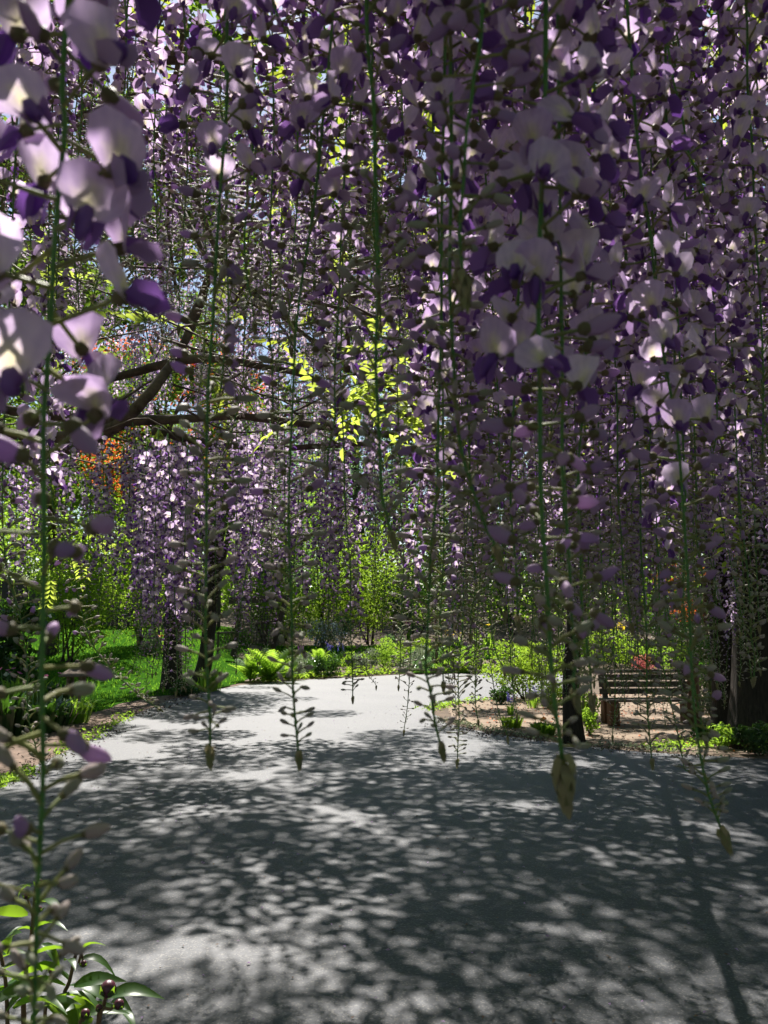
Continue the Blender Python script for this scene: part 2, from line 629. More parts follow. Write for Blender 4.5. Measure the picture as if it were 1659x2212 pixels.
# ------------------------------------------------------------------ the ground
def drape(name, poly, mat, dz, cell=None, kind='structure'):
    """a sheet over the ground inside polygon poly (world xy)"""
    import bmesh
    bm = bmesh.new()
    vs_ = [bm.verts.new((x, y, 0)) for x, y in poly]
    f = bm.faces.new(vs_)
    bmesh.ops.triangulate(bm, faces=[f])
    if cell:
        xs = [p[0] for p in poly]
        ys = [p[1] for p in poly]
        for ax, (lo, hi) in enumerate(((min(xs), max(xs)), (min(ys), max(ys)))):
            c = lo + cell
            while c < hi:
                no = (1, 0, 0) if ax == 0 else (0, 1, 0)
                co = (c, 0, 0) if ax == 0 else (0, c, 0)
                bmesh.ops.bisect_plane(bm, geom=bm.verts[:] + bm.edges[:] + bm.faces[:], plane_co=co, plane_no=no)
                c += cell
    for v in bm.verts:
        v.co.z = hgt(v.co.x, v.co.y) + dz
    bmesh.ops.recalc_face_normals(bm, faces=bm.faces)
    for f in bm.faces:
        if f.normal.z < 0:
            f.normal_flip()
    me = bpy.data.meshes.new(name)
    bm.to_mesh(me)
    bm.free()
    me.materials.append(mat)
    for p in me.polygons:
        p.use_smooth = True
    return tag(link(name, me), kind=kind)


def inside(poly, pts):
    x, y = pts[:, 0], pts[:, 1]
    res = np.zeros(len(pts), bool)
    j = len(poly) - 1
    for i in range(len(poly)):
        xi, yi = poly[i]
        xj, yj = poly[j]
        c = ((yi > y) != (yj > y)) & (x < (xj - xi) * (y - yi) / (yj - yi + 1e-12) + xi)
        res ^= c
        j = i
    return res


gx = np.concatenate([np.linspace(-160, -30, 8), np.linspace(-26, 26, 53), np.linspace(30, 160, 8)])
gy = np.concatenate([np.linspace(-60, -4, 6), np.linspace(0, 60, 61), np.linspace(66, 260, 10)])
Vg = np.array([(x, y, hgt(x, min(y, 62))) for y in gy for x in gx])
nx = len(gx)
Fg = []
for j in range(len(gy) - 1):
    for i in range(nx - 1):
        a = j * nx + i
        Fg += [(a, a + 1, a + 1 + nx), (a, a + 1 + nx, a + nx)]
tag(link('ground', Geo().add(Vg, Fg).mesh('ground', M['soil'])), kind='structure')


def wob(pts, amp=0.06, k=5):
    """slightly uneven edge"""
    out = []
    for i in range(len(pts)):
        a, b = np.array(pts[i]), np.array(pts[(i + 1) % len(pts)])
        L = np.linalg.norm(b - a)
        n = max(1, min(k * 6, int(L / 0.35)))
        for t in range(n):
            q = a + (b - a) * t / n
            if t:
                q = q + rng.normal(0, amp * 0.5, 2)
            out.append(tuple(q))
    return out


left_edge = [(-3.4, -3)] + [tuple(G(x, y)[:2]) for x, y in ((-60, 1735), (0, 1700), (90, 1650), (175, 1610), (240, 1572), (300, 1542), (360, 1515), (430, 1498), (520, 1481), (650, 1470), (850, 1459), (1050, 1455), (1250, 1452))]
right_edge = [tuple(G(x, y)[:2]) for x, y in ((1250, 1500), (1060, 1512), (985, 1517), (945, 1528), (932, 1540), (960, 1562), (1020, 1578), (1100, 1592), (1250, 1612), (1400, 1628), (1659, 1643))] + [(9, 9.5), (9, -3)]
road_poly = wob(left_edge + right_edge, 0.04)
drape('road', road_poly, M['asphalt'], 0.012)
# dry trodden ground under the bench, bark strip along the left edge, lawns
path_poly = [tuple(G(x, y)[:2]) for x, y in ((960, 1519), (1060, 1506), (1240, 1500), (1500, 1500), (1700, 1530), (1900, 1600), (1700, 1632), (1400, 1616), (1250, 1602), (1100, 1582), (1010, 1566), (975, 1550))]
drape('dirt_path', wob(path_poly, 0.06), M['dirt'], 0.006)
strip_poly = [(-3.2, 2.0)] + [tuple(G(x, y)[:2]) for x, y in ((0, 1705), (175, 1614), (300, 1545), (420, 1502), (330, 1492), (250, 1510), (190, 1540), (130, 1560), (0, 1600))] + [(-6.2, 6.0), (-5.5, 2.0)]
drape('bark_strip', wob(strip_poly, 0.05), M['mulch'], 0.008)
lawn_poly = [tuple(G(x, y)[:2]) for x, y in ((176, 1552), (250, 1524), (330, 1505), (420, 1500), (520, 1476), (560, 1440), (560, 1400))] + [(-5.5, 36), (-22, 36), (-22, 15), (-9, 13)]
drape('lawn', wob(lawn_poly, 0.08), M['turf'], 0.01, cell=1.0)
far_poly = [(-5.0, 33), (14, 33), (16, 27.5), (9, 27.5), (4, 29), (-3, 29.5)]
drape('lawn', far_poly, M['turf'], 0.012, cell=1.0)
verge_poly = [tuple(G(x, y)[:2]) for x, y in ((850, 1456), (900, 1436), (960, 1432), (1050, 1436), (1060, 1454))]
drape('lawn', wob(verge_poly, 0.05), M['turf'], 0.014)


def grass_on(poly, n, h, name='grass', near=None):
    xs = np.array(poly)
    pts = np.column_stack([rng.uniform(xs[:, 0].min(), xs[:, 0].max(), n * 3), rng.uniform(xs[:, 1].min(), xs[:, 1].max(), n * 3)])
    pts = pts[inside(poly, pts)][:n]
    k = len(pts)
    z = np.array([hgt(x, y) for x, y in pts])
    b = np.column_stack([pts, z])
    an = rng.uniform(0, 2 * PI, k)
    sd_ = np.column_stack([np.cos(an), np.sin(an), np.zeros(k)])
    ht = h * rng.uniform(0.5, 1.3, k)
    lean = rng.normal(0, 0.4, (k, 2)) * ht[:, None]
    tip = b + np.column_stack([lean, ht])
    wd = (0.1 * h + 0.004)
    V = np.stack([b - sd_ * wd, b + sd_ * wd, tip], 1).reshape(-1, 3)
    g = Geo().add(V, np.arange(len(V)).reshape(-1, 3))
    return tag(link(name, g.mesh(name, M['grass'])), kind='stuff')


grass_on(lawn_poly, 26000, 0.09)
grass_on(far_poly, 7000, 0.12)
grass_on(verge_poly, 2500, 0.06)


def edging(name, line, n, wdt, size, mat, h=0.05):
    p = np.array([G(x, y) for x, y in line])
    seg = np.linalg.norm(np.diff(p, axis=0), axis=1)
    t = rng.uniform(0, seg.sum(), n)
    cs = np.concatenate([[0], np.cumsum(seg)])
    pts = np.column_stack([np.interp(t, cs, p[:, k]) for k in range(3)])
    dens = np.sin(t * 2.1) + np.sin(t * 0.73 + 1) + rng.normal(0, 0.8, n)
    pts = pts[dens > -0.4]
    pts[:, :2] += rng.normal(0, wdt, (len(pts), 2))
    pts[:, 2] += np.abs(rng.normal(0, h, len(pts))) + 0.02
    g = Geo()
    leaf_cloud(g, pts, size, 0, 0.5, 1.2)
    return tag(link(name, g.mesh(name, mat, False)), kind='stuff')


edging('ground_cover', ((560, 1474), (650, 1466), (850, 1455), (1060, 1451), (1250, 1448)), 2600, 0.16, 0.12, M['yleaf'], 0.08)
edging('weeds', ((-30, 1712), (20, 1692), (60, 1670)), 420, 0.07, 0.05, M['lleaf'], 0.03)
edging('weeds', ((120, 1636), (175, 1606), (200, 1596), (300, 1538)), 420, 0.07, 0.06, M['lleaf'], 0.05)
edging('weeds', ((930, 1536), (985, 1520), (1060, 1512)), 420, 0.12, 0.06, M['lleaf'], 0.03)
edging('weeds', ((960, 1560), (1100, 1588), (1250, 1609), (1659, 1641)), 900, 0.12, 0.05, M['sleaf'], 0.02)
edging('weeds', ((1420, 1622), (1500, 1612), (1640, 1612)), 500, 0.14, 0.06, M['lleaf'], 0.03)

# fallen leaves and petals on the road
fp = np.column_stack([rng.uniform(-3.2, 5, 900), rng.uniform(2.2, 16, 900), np.full(900, 0.018)])
fp = fp[inside(road_poly, fp[:, :2])]
g = Geo()
leaf_cloud(g, fp, 0.022, 0, 0.6, 5)
tag(link('fallen_petals', g.mesh('fallen_petals', M['mulch'])), kind='stuff')


# leaf litter on the bare ground and gathered along the edges of the drive
def litter(poly, n, size, mat, name='leaf_litter', z=.018):
    xs = np.array(poly)
    p = np.column_stack([rng.uniform(xs[:, 0].min(), xs[:, 0].max(), n * 2), rng.uniform(xs[:, 1].min(), min(24, xs[:, 1].max()), n * 2), np.full(n * 2, z)])
    p = p[inside(poly, p)][:n]
    g = Geo()
    leaf_cloud(g, p, size, 0, .6, 4)
    tag(link(name, g.mesh(name, mat, False)), kind='stuff')


litter(path_poly, 1500, .05, M['mulch'])
litter(path_poly, 500, .04, M['rleaf'])
litter(strip_poly, 1100, .05, M['bark'])
litter(road_poly, 1600, .02, M['young'], 'fallen_petals', .02)
edging('leaf_litter', ((960, 1566), (1100, 1594), (1250, 1615), (1659, 1648)), 900, 0.16, 0.04, M['mulch'], 0.004)
edging('leaf_litter', ((0, 1702), (175, 1613), (300, 1545), (430, 1501)), 900, 0.16, 0.04, M['mulch'], 0.004)

# ------------------------------------------------------------------ trees and shrubs
def trunk_geo(path, r0, r1, n=12, flare=0.35):
    p = smooth_path(path, 20)
    t = np.linspace(0, 1, len(p))
    rad = r0 + (r1 - r0) * t + r0 * flare * np.exp(-t * 14)
    V, Fc = tube(p, rad, n)
    k = len(p)
    for j in range(n):   # buttresses and flutes
        s = 1 + 0.10 * math.sin(j * 2.7) + 0.06 * math.cos(j * 5.1)
        idx = np.arange(k) * n + j
        V[idx] = p + (V[idx] - p) * s
    return V, Fc


def tree(name, label, base, path, r0, r1, clumps, n, size, mat, bark='bark', group=None, cat='tree', aspect=0.5, up=0.5, limbs=7, inner=0.45, droop=0.0, limb_r=None):
    base = np.asarray(base, float)
    t = thing(name, label, cat, tuple(base), 0, group)
    g = Geo()
    g.add(*trunk_geo(path, r0, r1))
    pp = np.asarray(path, float)
    for c in clumps[:limbs]:
        i = rng.integers(max(1, len(pp) // 2), len(pp))
        a = pp[i]
        e = np.asarray(c[0], float)
        mid = (a + e) / 2 + np.array([0, 0, 0.12 * np.linalg.norm(e - a)]) + rng.normal(0, 0.08, 3) * np.linalg.norm(e - a)
        g.add(*tube(smooth_path([a, mid, e], 10), np.linspace(limb_r or r1 * 0.8, 0.012, 11), 6))
    link('trunk', g.mesh('trunk', M[bark]), t)
    gl = Geo()
    leaf_cloud(gl, shell_pts(clumps, n, inner), size, 0, aspect, up, droop=droop)
    link('crown', gl.mesh('crown', M[mat], False), t)
    return t


def rclumps(c, r, k, rs, zs=1.0):
    """k clumps of radius rs scattered in an ellipsoid"""
    out = []
    for i in range(k):
        d = rng.normal(size=3)
        d /= np.linalg.norm(d)
        q = np.asarray(c) + d * np.asarray(r) * rng.uniform(0.2, 1) ** 0.5
        s = rs * rng.uniform(0.6, 1.3)
        out.append((tuple(q), (s, s, s * 0.75 * zs)))
    return out


def shrub(name, label, x, y, wpx, hpx, n, leaf, mat, group=None, cat='shrub', k=7, base=None, stems=True, aspect=0.5, bloom=None, up=0.5):
    """a shrub that stands at photo position x, y (its foot) and is wpx wide, hpx high there"""
    b = G(x, y) if base is None else np.asarray(base, float)
    s = b[1] / F
    n = int(n * (1.8 if hpx > 150 else 1.2))
    wd, ht = wpx * s, hpx * s
    t = thing(name, label, cat, tuple(b), 0, group)
    cl = rclumps((0, 0, ht * 0.52), (wd * 0.36, wd * 0.36, ht * 0.34), k, min(wd, ht) * 0.26)
    cl.append(((0, 0, ht * 0.3), (wd * 0.3, wd * 0.3, ht * 0.28)))
    g = Geo()
    leaf_cloud(g, shell_pts(cl, n), leaf, 0, aspect, up)
    link('foliage', g.mesh('foliage', M[mat], False), t)
    if stems:
        gs = Geo()
        for c in cl[:5]:
            e = np.array(c[0])
            gs.add(*tube(smooth_path([(rng.normal(0, wd * .03), rng.normal(0, wd * .03), -0.03), e * [.5, .5, .5] + rng.normal(0, .03, 3), e], 8), np.linspace(max(0.006, wd * 0.012), 0.003, 9), 5))
        link('stems', gs.mesh('stems', M['bark']), t)
    if bloom:
        bm_, nb, bs = bloom
        gb = Geo()
        leaf_cloud(gb, shell_pts(cl, nb, 0.92), bs, 0, 0.9, 0.4)
        link('blooms', gb.mesh('blooms', M[bm_], False), t)
    return t


# --- trunks on the right; their limbs spread over the drive and dapple it
eb = G(1668, 1612)
db = G(1582, 1596)
big = []
for fx in np.arange(-6.0, 9.0, .62):
    for fy in np.arange(.6, 15.6, .62):
        ex = abs(fx - 1.0)
        if fy < 2.7:
            p_ = .2 if fx < 1.0 else .7
        elif fx < 1.2 and fy < 4.6:
            p_ = .22 if fx < -.6 else .36
        elif fy < 5.0:
            p_ = .6
        elif fx < .6 and fy > 7.4:
            p_ = .72 if fy < 9 else (.4 if fy < 11.5 else .12)
        elif fy < 9.3:
            p_ = 1.0
        elif fy > 13 and fx < 1.8:
            p_ = 0
        elif fx < 1.2:
            p_ = .22
        else:
            p_ = .85 if fy < 11.5 else .45
        if rng.uniform() > p_:
            continue
        z_ = rng.uniform(4.9, 9.6) if fy > 2.7 else rng.uniform(6.5, 9.6)
        q = (fx - .113 * z_ + rng.normal(0, .15), fy + .8 * z_ + rng.normal(0, .15), z_)
        s = rng.uniform(0.42, 0.72)
        big.append((tuple(np.array(q) - eb), (s, s, s * 0.6)))
rng.shuffle(big)
big = [((float(a[0][0]), float(a[0][1]), float(a[0][2])), tuple(a[1])) for a in big]
tree('shade_tree', 'massive dark trunked tree at the frame edge beside the bench with ribbed bark', eb,
     [(0, 0, -0.05), (0.03, 0.05, 1.6), (0.08, 0.0, 3.4), (0.0, 0.1, 5.4), (-0.2, 0, 7.2)], 0.46, 0.24, big, 122000, 0.112, 'tleaf', limbs=3, bark='darkbark', inner=.2, limb_r=.022, aspect=.72, up=0.9)
d2 = rclumps((0.4, 0.6, 5.2), (1.6, 1.6, 2.6), 12, 0.8) + rclumps((0.1, -0.1, 2.75), (0.75, 0.5, 0.45), 5, 0.33)
tree('shade_tree', 'second dark trunk just behind the massive one with low ivy leaves', db,
     [(0, 0, -0.05), (0.0, 0.1, 1.6), (-0.05, 0.1, 3.2), (0.1, 0.2, 6)], 0.22, 0.14, d2, 6500, 0.09, 'dleaf', bark='darkbark', limbs=8)
# --- trees at the lawn edge on the left
ab = G(372, 1488)
c_ = rclumps((0.3, 0.5, 5.6), (2.6, 2.2, 1.7), 16, 0.75)
for i in range(46):  # extra crown clumps added along sun rays to shade lawn and border
    qx, qf, qz = rng.uniform(-9.5, -3.9), rng.uniform(11.0, 19.5), rng.uniform(4.8, 8.0)
    if qx > -7.2 and qf > 15.2 and rng.uniform() < .75:
        continue
    c_.append(((qx - .113 * qz - ab[0], qf + .8 * qz - ab[1], qz), (.75, .75, .45)))
tree('lawn_tree', 'straight black trunk at the lawn corner where the drive bends', ab, [(0, 0, -0.05), (-.02, 0, 1.4), (0.05, 0, 2.8), (0, .1, 5.0)], 0.22, 0.13, c_, 15000, 0.12, 'tleaf', bark='darkbark', limbs=9, aspect=.6)
bb = G(432, 1474)
c_ = rclumps((0.8, 1.0, 5.4), (2.2, 1.8, 1.8), 13, 0.7)
tree('lawn_tree', 'leaning dark trunk with flared foot beside the lattice gate', bb, [(0, 0, -0.05), (0.13, 0, 0.6), (0.2, 0.1, 1.6), (0.28, .1, 3), (.6, .3, 5)], 0.2, 0.12, c_, 4500, 0.12, 'tleaf', bark='darkbark', limbs=8)
# the dark trunk in the bed by the bench
cb = G(1240, 1608)
c_ = rclumps((0.2, -0.2, 4.0), (1.5, 1.3, 0.9), 9, 0.45)
tree('gnarled_tree', 'short black trunk in the bed between the poppies and the bench', cb, [(0, 0, -0.05), (-0.02, 0, 0.8), (0.05, 0, 1.8), (-.05, -.1, 3), (0.1, -.2, 4)], 0.115, 0.06, c_, 2200, 0.08, 'wleaf', bark='darkbark', limbs=6)

# --- red-leaved maple behind the vines on the left, and one beyond the right trunks
mb = np.array([-5.15, 21.5, hgt(-5.15, 21.5)])
c_ = rclumps((-.5, 0, 6.6), (2.7, 1.6, 2.6), 22, 0.8)
tree('red_maple', 'red leaved maple glowing behind the vine branches on the left', mb, [(0, 0, -0.05), (0, 0, 1.4), (-.1, .1, 3.2), (-.3, .1, 6.0)], 0.11, 0.05, c_, 8500, 0.13, 'rleaf', limbs=9, aspect=0.4)
m2 = P(1535, 1275, 17.5)
m2b = np.array([m2[0] - 0.1, 17.5, hgt(m2[0], 17.5)])
c_ = rclumps((0, 0, 2.3), (0.75, 0.6, 0.7), 8, 0.33)
tree('red_maple', 'small orange red maple seen between bench racemes and the dark trunks', m2b, [(0, 0, -.05), (.05, 0, .8), (-.05, 0, 1.5), (0, 0, 2.2)], 0.06, 0.03, c_, 2600, 0.07, 'rleaf', limbs=6, aspect=0.4)

# --- wood behind
tr_spec = [
    (-15, 30, 8.5, 3.2, 'lleaf', 'bright light green tree behind the lawn at the far left'),
    (-9.5, 27, 7.5, 2.8, 'yleaf', 'yellow green tree behind the black lawn trunk'),
    (-4.8, 33, 10, 3.0, 'bleaf', 'blue green tree rising behind the lattice gate'),
    (-1.2, 38, 15, 3.6, 'bleaf', 'tall dark tree with sky showing through above the middle of the drive'),
    (3.2, 36, 13, 3.4, 'tleaf', 'tall mid green tree behind the garden stakes'),
    (7.5, 33, 11, 3.4, 'lleaf', 'light green tree behind the yellow flower bed'),
    (12.0, 31, 11, 3.6, 'tleaf', 'green tree rising behind the bench'),
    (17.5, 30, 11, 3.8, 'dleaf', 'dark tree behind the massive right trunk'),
    (-19, 36, 12, 4.0, 'tleaf', 'tall green tree at the left end of the board fence'),
    (-10.5, 40, 14, 4.0, 'tleaf', 'tall tree behind the board fence'),
]
for (x, y, h, r, mt, lab) in tr_spec:
    x, y, h, r = (-9.9, 26.5, 8.5, 3.0) if 'black lawn trunk' in lab else (x * 1.22, y * 1.22 + (0 if abs(x) > 12 else 2), h * 1.12, r * 1.12)
    z = hgt(x, y)
    c_ = rclumps((0, 0, h * 0.58), (r * 0.85, r * 0.85, h * 0.36), 22, r * 0.36)
    tree('garden_tree', lab, (x, y, z), [(0, 0, -.1), (.1, .1, h * .25), (-.1, 0, h * .5), (.1, 0, h * .8)], 0.028 * h, 0.05, c_, 9500, 0.20, mt, limbs=10, up=0.6, inner=0.3)
# dark mass that closes the view low down, beyond everything
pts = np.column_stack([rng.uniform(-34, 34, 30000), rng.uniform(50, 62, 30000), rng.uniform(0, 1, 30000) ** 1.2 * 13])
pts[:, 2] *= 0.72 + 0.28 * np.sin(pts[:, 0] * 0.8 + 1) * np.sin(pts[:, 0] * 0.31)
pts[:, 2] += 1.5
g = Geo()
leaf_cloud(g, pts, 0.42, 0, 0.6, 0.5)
tag(link('woods_and_sky_screen', g.mesh('woods_and_sky_screen', M['dleaf'], False)), kind='stuff')

for (x0, x1, y0, y1, h, n, mt, nm) in ((-40, -7, 42, 47, 8.0, 14000, 'lleaf', 'hedge'), (-8, 24, 41, 46, 8.0, 22000, 'lleaf', 'hedge'), (16, 40, 26, 40, 8.0, 16000, 'dleaf', 'hedge'), (-60, 60, -16, -8, 9.0, 9000, 'dleaf', 'hedge'), (-36, -19, 22, 36, 7.0, 10000, 'tleaf', 'hedge')):  # the strip behind the camera is unseen, added to block skylight
    pts = np.column_stack([rng.uniform(x0, x1, n), rng.uniform(y0, y1, n), rng.uniform(0, 1, n) * h])
    pts[:, 2] *= .75 + .25 * np.sin(pts[:, 0] * 1.3) * np.sin(pts[:, 0] * .47 + 2)
    pts[:, 2] += [hgt(a, b) for a, b in pts[:, :2]]
    g = Geo()
    leaf_cloud(g, pts, 0.26, 0, 0.6, 0.4)
    tag(link('undergrowth', g.mesh('undergrowth', M[mt], False)), kind='stuff')

for (x0, x1, y0, y1, z0, z1, n) in ((-30, 30, -13, -7, 0, 12, 14000), (-17, -10, -8, 14, 0, 10, 12000), (10.5, 18, -8, 20, 0, 11, 13000), (-9, 9, -8, 4.0, 7.0, 10.5, 15000)):  # unseen leaf masses behind, beside and over the camera, added to block skylight
    pts = np.column_stack([rng.uniform(x0, x1, n), rng.uniform(y0, y1, n), rng.uniform(z0, z1, n)])
    g = Geo()
    leaf_cloud(g, pts, 0.3, 0, 0.6, 0.4)
    tag(link('woods_and_sky_screen', g.mesh('woods_and_sky_screen', M['tleaf'], False)), kind='stuff')

# --- shrubs and plants that stand about the garden
SH = [
    ('rhododendron', 'dark shrub with large white lit leaves at the left frame edge', 28, 1535, 150, 300, 900, 0.15, 'gleaf', 'shrub', 10),
    ('leafy_shrub', 'yellow green sunlit shrub behind the dark glossy shrub on the left', 150, 1430, 230, 290, 2600, 0.12, 'yleaf', 'shrub', 14),
    ('leafy_shrub', 'tall yellow green shrub left of the black lawn trunk', 300, 1395, 190, 300, 2600, 0.13, 'yleaf', 'shrub', 14),
    ('leafy_shrub', 'rounded light green shrub arching over the lattice gate', 575, 1392, 250, 280, 3400, 0.13, 'lleaf', 'shrub', 14),
    ('leafy_shrub', 'mid green glossy tree like shrub behind the gate', 610, 1385, 260, 420, 3600, 0.14, 'bleaf', 'shrub', 16),
    ('leafy_shrub', 'bright lime shrub right of the lattice gate', 700, 1395, 180, 170, 2200, 0.10, 'yleaf', 'shrub', 10),
    ('leafy_shrub', 'tall fresh green shrub behind the blue perennials', 690, 1396, 210, 400, 2600, 0.13, 'lleaf', 'shrub', 16),
    ('leafy_shrub', 'tall yellow green shrub left of the garden stakes', 800, 1392, 190, 300, 2200, 0.13, 'yleaf', 'shrub', 14),
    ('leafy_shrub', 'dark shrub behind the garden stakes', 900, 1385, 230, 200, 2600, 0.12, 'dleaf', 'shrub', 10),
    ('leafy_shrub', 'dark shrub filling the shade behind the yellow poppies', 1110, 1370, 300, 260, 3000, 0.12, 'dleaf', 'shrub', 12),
    ('leafy_shrub', 'yellow green large leaved shrub at the inner bend of the drive', 1130, 1510, 180, 150, 3200, 0.07, 'yleaf', 'shrub', 12),
    ('low_shrub', 'low dark rounded bush beneath the yellow green shrub', 1082, 1521, 68, 46, 1100, 0.045, 'gleaf', 'bush', 6),
    ('azalea', 'coral pink azalea mound behind the bench top rail', 1398, 1462, 78, 60, 1300, 0.05, 'pleaf', 'azalea', 7),
    ('leafy_shrub', 'yellow green flower bed shrub behind the azalea', 1330, 1440, 180, 95, 2200, 0.07, 'yleaf', 'shrub', 10),
    ('leafy_shrub', 'glossy green shrub between the bench post and the trunks', 1545, 1540, 110, 185, 2200, 0.06, 'gleaf', 'shrub', 10),
    ('leafy_shrub', 'dark shrub behind the bench on the right', 1470, 1440, 200, 200, 2600, 0.09, 'dleaf', 'shrub', 10),
    ('ivy_clump', 'pale silvery ground plants in the gap right of the bench post', 1545, 1580, 70, 90, 900, 0.045, 'sleaf', 'plant', 8),
    ('ivy_clump', 'light green leafy plant at the foot of the dark right trunks', 1565, 1618, 70, 62, 260, 0.07, 'lleaf', 'plant', 7),
    ('ivy_clump', 'dark groundcover plant round the massive right trunk', 1640, 1632, 120, 80, 900, 0.06, 'dleaf', 'plant', 8),
    ('leafy_plant', 'light leafy plant beside the short black trunk', 1275, 1588, 44, 60, 260, 0.06, 'lleaf', 'plant', 6),
    ('leafy_plant', 'ground plant with dark leaves at the foot of the lawn corner trunk', 400, 1504, 120, 34, 900, 0.07, 'gleaf', 'plant', 7),
    ('leafy_plant', 'green plants crowding the left end of the bench', 1275, 1560, 70, 70, 700, 0.06, 'lleaf', 'plant', 7),
    ('leafy_plant', 'green plants filling the soil behind the violet bluebells', 1195, 1530, 90, 60, 900, 0.06, 'yleaf', 'plant', 7),
    ('leafy_plant', 'low dark plants in front of the bench post', 1520, 1600, 80, 40, 600, 0.05, 'gleaf', 'plant', 7),
    ('lavender', 'grey purple lavender clump on the far lawn', 325, 1412, 80, 50, 1200, 0.07, 'sleaf', 'lavender', 6),
    ('perennial', 'silvery blue flowered perennial behind the ferns', 705, 1412, 90, 85, 1300, 0.07, 'sleaf', 'plant', 7),
    ('perennial', 'blue green leafy perennial right of the blue flowers', 735, 1400, 70, 75, 900, 0.09, 'bleaf', 'plant', 6),
    ('perennial', 'fresh green perennial mound in the middle of the far bed', 830, 1446, 110, 70, 1500, 0.07, 'lleaf', 'plant', 7),
    ('perennial', 'pale silvery mound beside the bluebells', 790, 1450, 90, 50, 900, 0.07, 'sleaf', 'plant', 6),
    ('perennial', 'green mound below the yellow poppies at the drive edge', 1000, 1450, 110, 55, 1500, 0.07, 'lleaf', 'plant', 7),
    ('perennial', 'dark green mound of bluebell leaves at the drive edge', 700, 1464, 120, 50, 1500, 0.07, 'gleaf', 'plant', 8),
    ('perennial', 'light green mound behind the lawn wedge', 900, 1420, 130, 50, 1500, 0.08, 'yleaf', 'plant', 7),
]
for (nm, lab, x, y, wp, hp, n, lf, mt, ct, k) in SH:
    bl = ('white', 40, 0.09) if 'rhododendron' in nm else (('paleblue', 260, 0.06) if 'blue flowered' in lab else None)  # rhododendron's white pieces stand in for leaves whitened by sunlight
    shrub(nm, lab, x, y, wp, hp, n, lf, mt, None, ct, k, bloom=bl)


mounds = []
for i in range(26):
    x = rng.uniform(545, 1060)
    y = rng.uniform(1412, 1458) if x > 700 else rng.uniform(1430, 1464)
    mt = ['lleaf', 'yleaf', 'sleaf', 'bleaf', 'lleaf'][i % 5]
    lab = {'lleaf': 'fresh green', 'yleaf': 'yellow green', 'sleaf': 'silvery', 'bleaf': 'blue green'}[mt] + ' low mounds filling the far flower bed'
    mounds.append((lab, x, shrub('perennial', lab, x, y, rng.uniform(50, 90), rng.uniform(24, 50), 500, .075, mt, 'low plants filling the far bed', 'plant', 5, stems=False)))
for i in range(10):
    x = rng.uniform(1060, 1500)
    mt = ['yleaf', 'lleaf'][i % 2]
    lab = {'lleaf': 'fresh green', 'yleaf': 'yellow green'}[mt] + ' low mounds behind the bench and bend'
    mounds.append((lab, x, shrub('perennial', lab, x, rng.uniform(1425, 1455), rng.uniform(60, 100), rng.uniform(40, 70), 600, .08, mt, 'low plants behind the bench', 'plant', 5, stems=False)))


# bed of leafy flowers at the left frame edge, in front of the lawn
def herb(name, label, x, y, wpx, hpx, n, blade, mat, cat='plant', group=None, flower=None, base=None):
    """strap-leaved clump, with flowers as parts"""
    b = G(x, y) if base is None else np.asarray(base, float)
    s = b[1] / F
    wd, ht = wpx * s, hpx * s
    t = thing(name, label, cat, tuple(b), 0, group)
    g = Geo()
    for i in range(n):
        an = rng.uniform(0, 2 * PI)
        r = wd * 0.36 * math.sqrt(rng.uniform(0, 1))
        d = np.array([math.cos(an), math.sin(an), 0])
        sdv = np.array([-d[1], d[0], 0]) * blade
        h = ht * rng.uniform(0.5, 1.0)
        ou = wd * rng.uniform(0.08, 0.3)
        p0, p1, p2 = d * r, d * (r + ou * .45) + [0, 0, h * .75], d * (r + ou) + [0, 0, h * rng.uniform(.65, 1.0)]
        g.add([p0 - sdv * .6, p0 + sdv * .6, p1 - sdv, p1 + sdv, p2], [(0, 1, 3), (0, 3, 2), (2, 3, 4)])
    link('leaves', g.mesh('leaves', M[mat], False), t)
    if flower:
        fm, nf, fs, style = flower
        me = flower_mesh(fm, style)
        for i in range(nf):
            an = rng.uniform(0, 2 * PI)
            rr = wd * 0.4 * math.sqrt(rng.uniform(0, 1))
            hz = ht * rng.uniform(0.85, 1.15)
            tp = np.array([rr * math.cos(an), rr * math.sin(an), hz])
            o = link('flower', me, t, Matrix.Translation(tp) @ Matrix.Rotation(rng.uniform(0, 6), 4, 'Z') @ Matrix.Rotation(rng.normal(0, .4), 4, 'X') @ Matrix.Scale(fs * rng.uniform(.8, 1.2), 4))
            gs = Geo().add(*tube([tp * [0.3, 0.3, 0], tp * [.8, .8, .5], tp], 0.004 + 0.04 * fs * .1, 4))
            link('stalk', gs.mesh('stalk', M['stem']), t)
    return t


_fm = {}


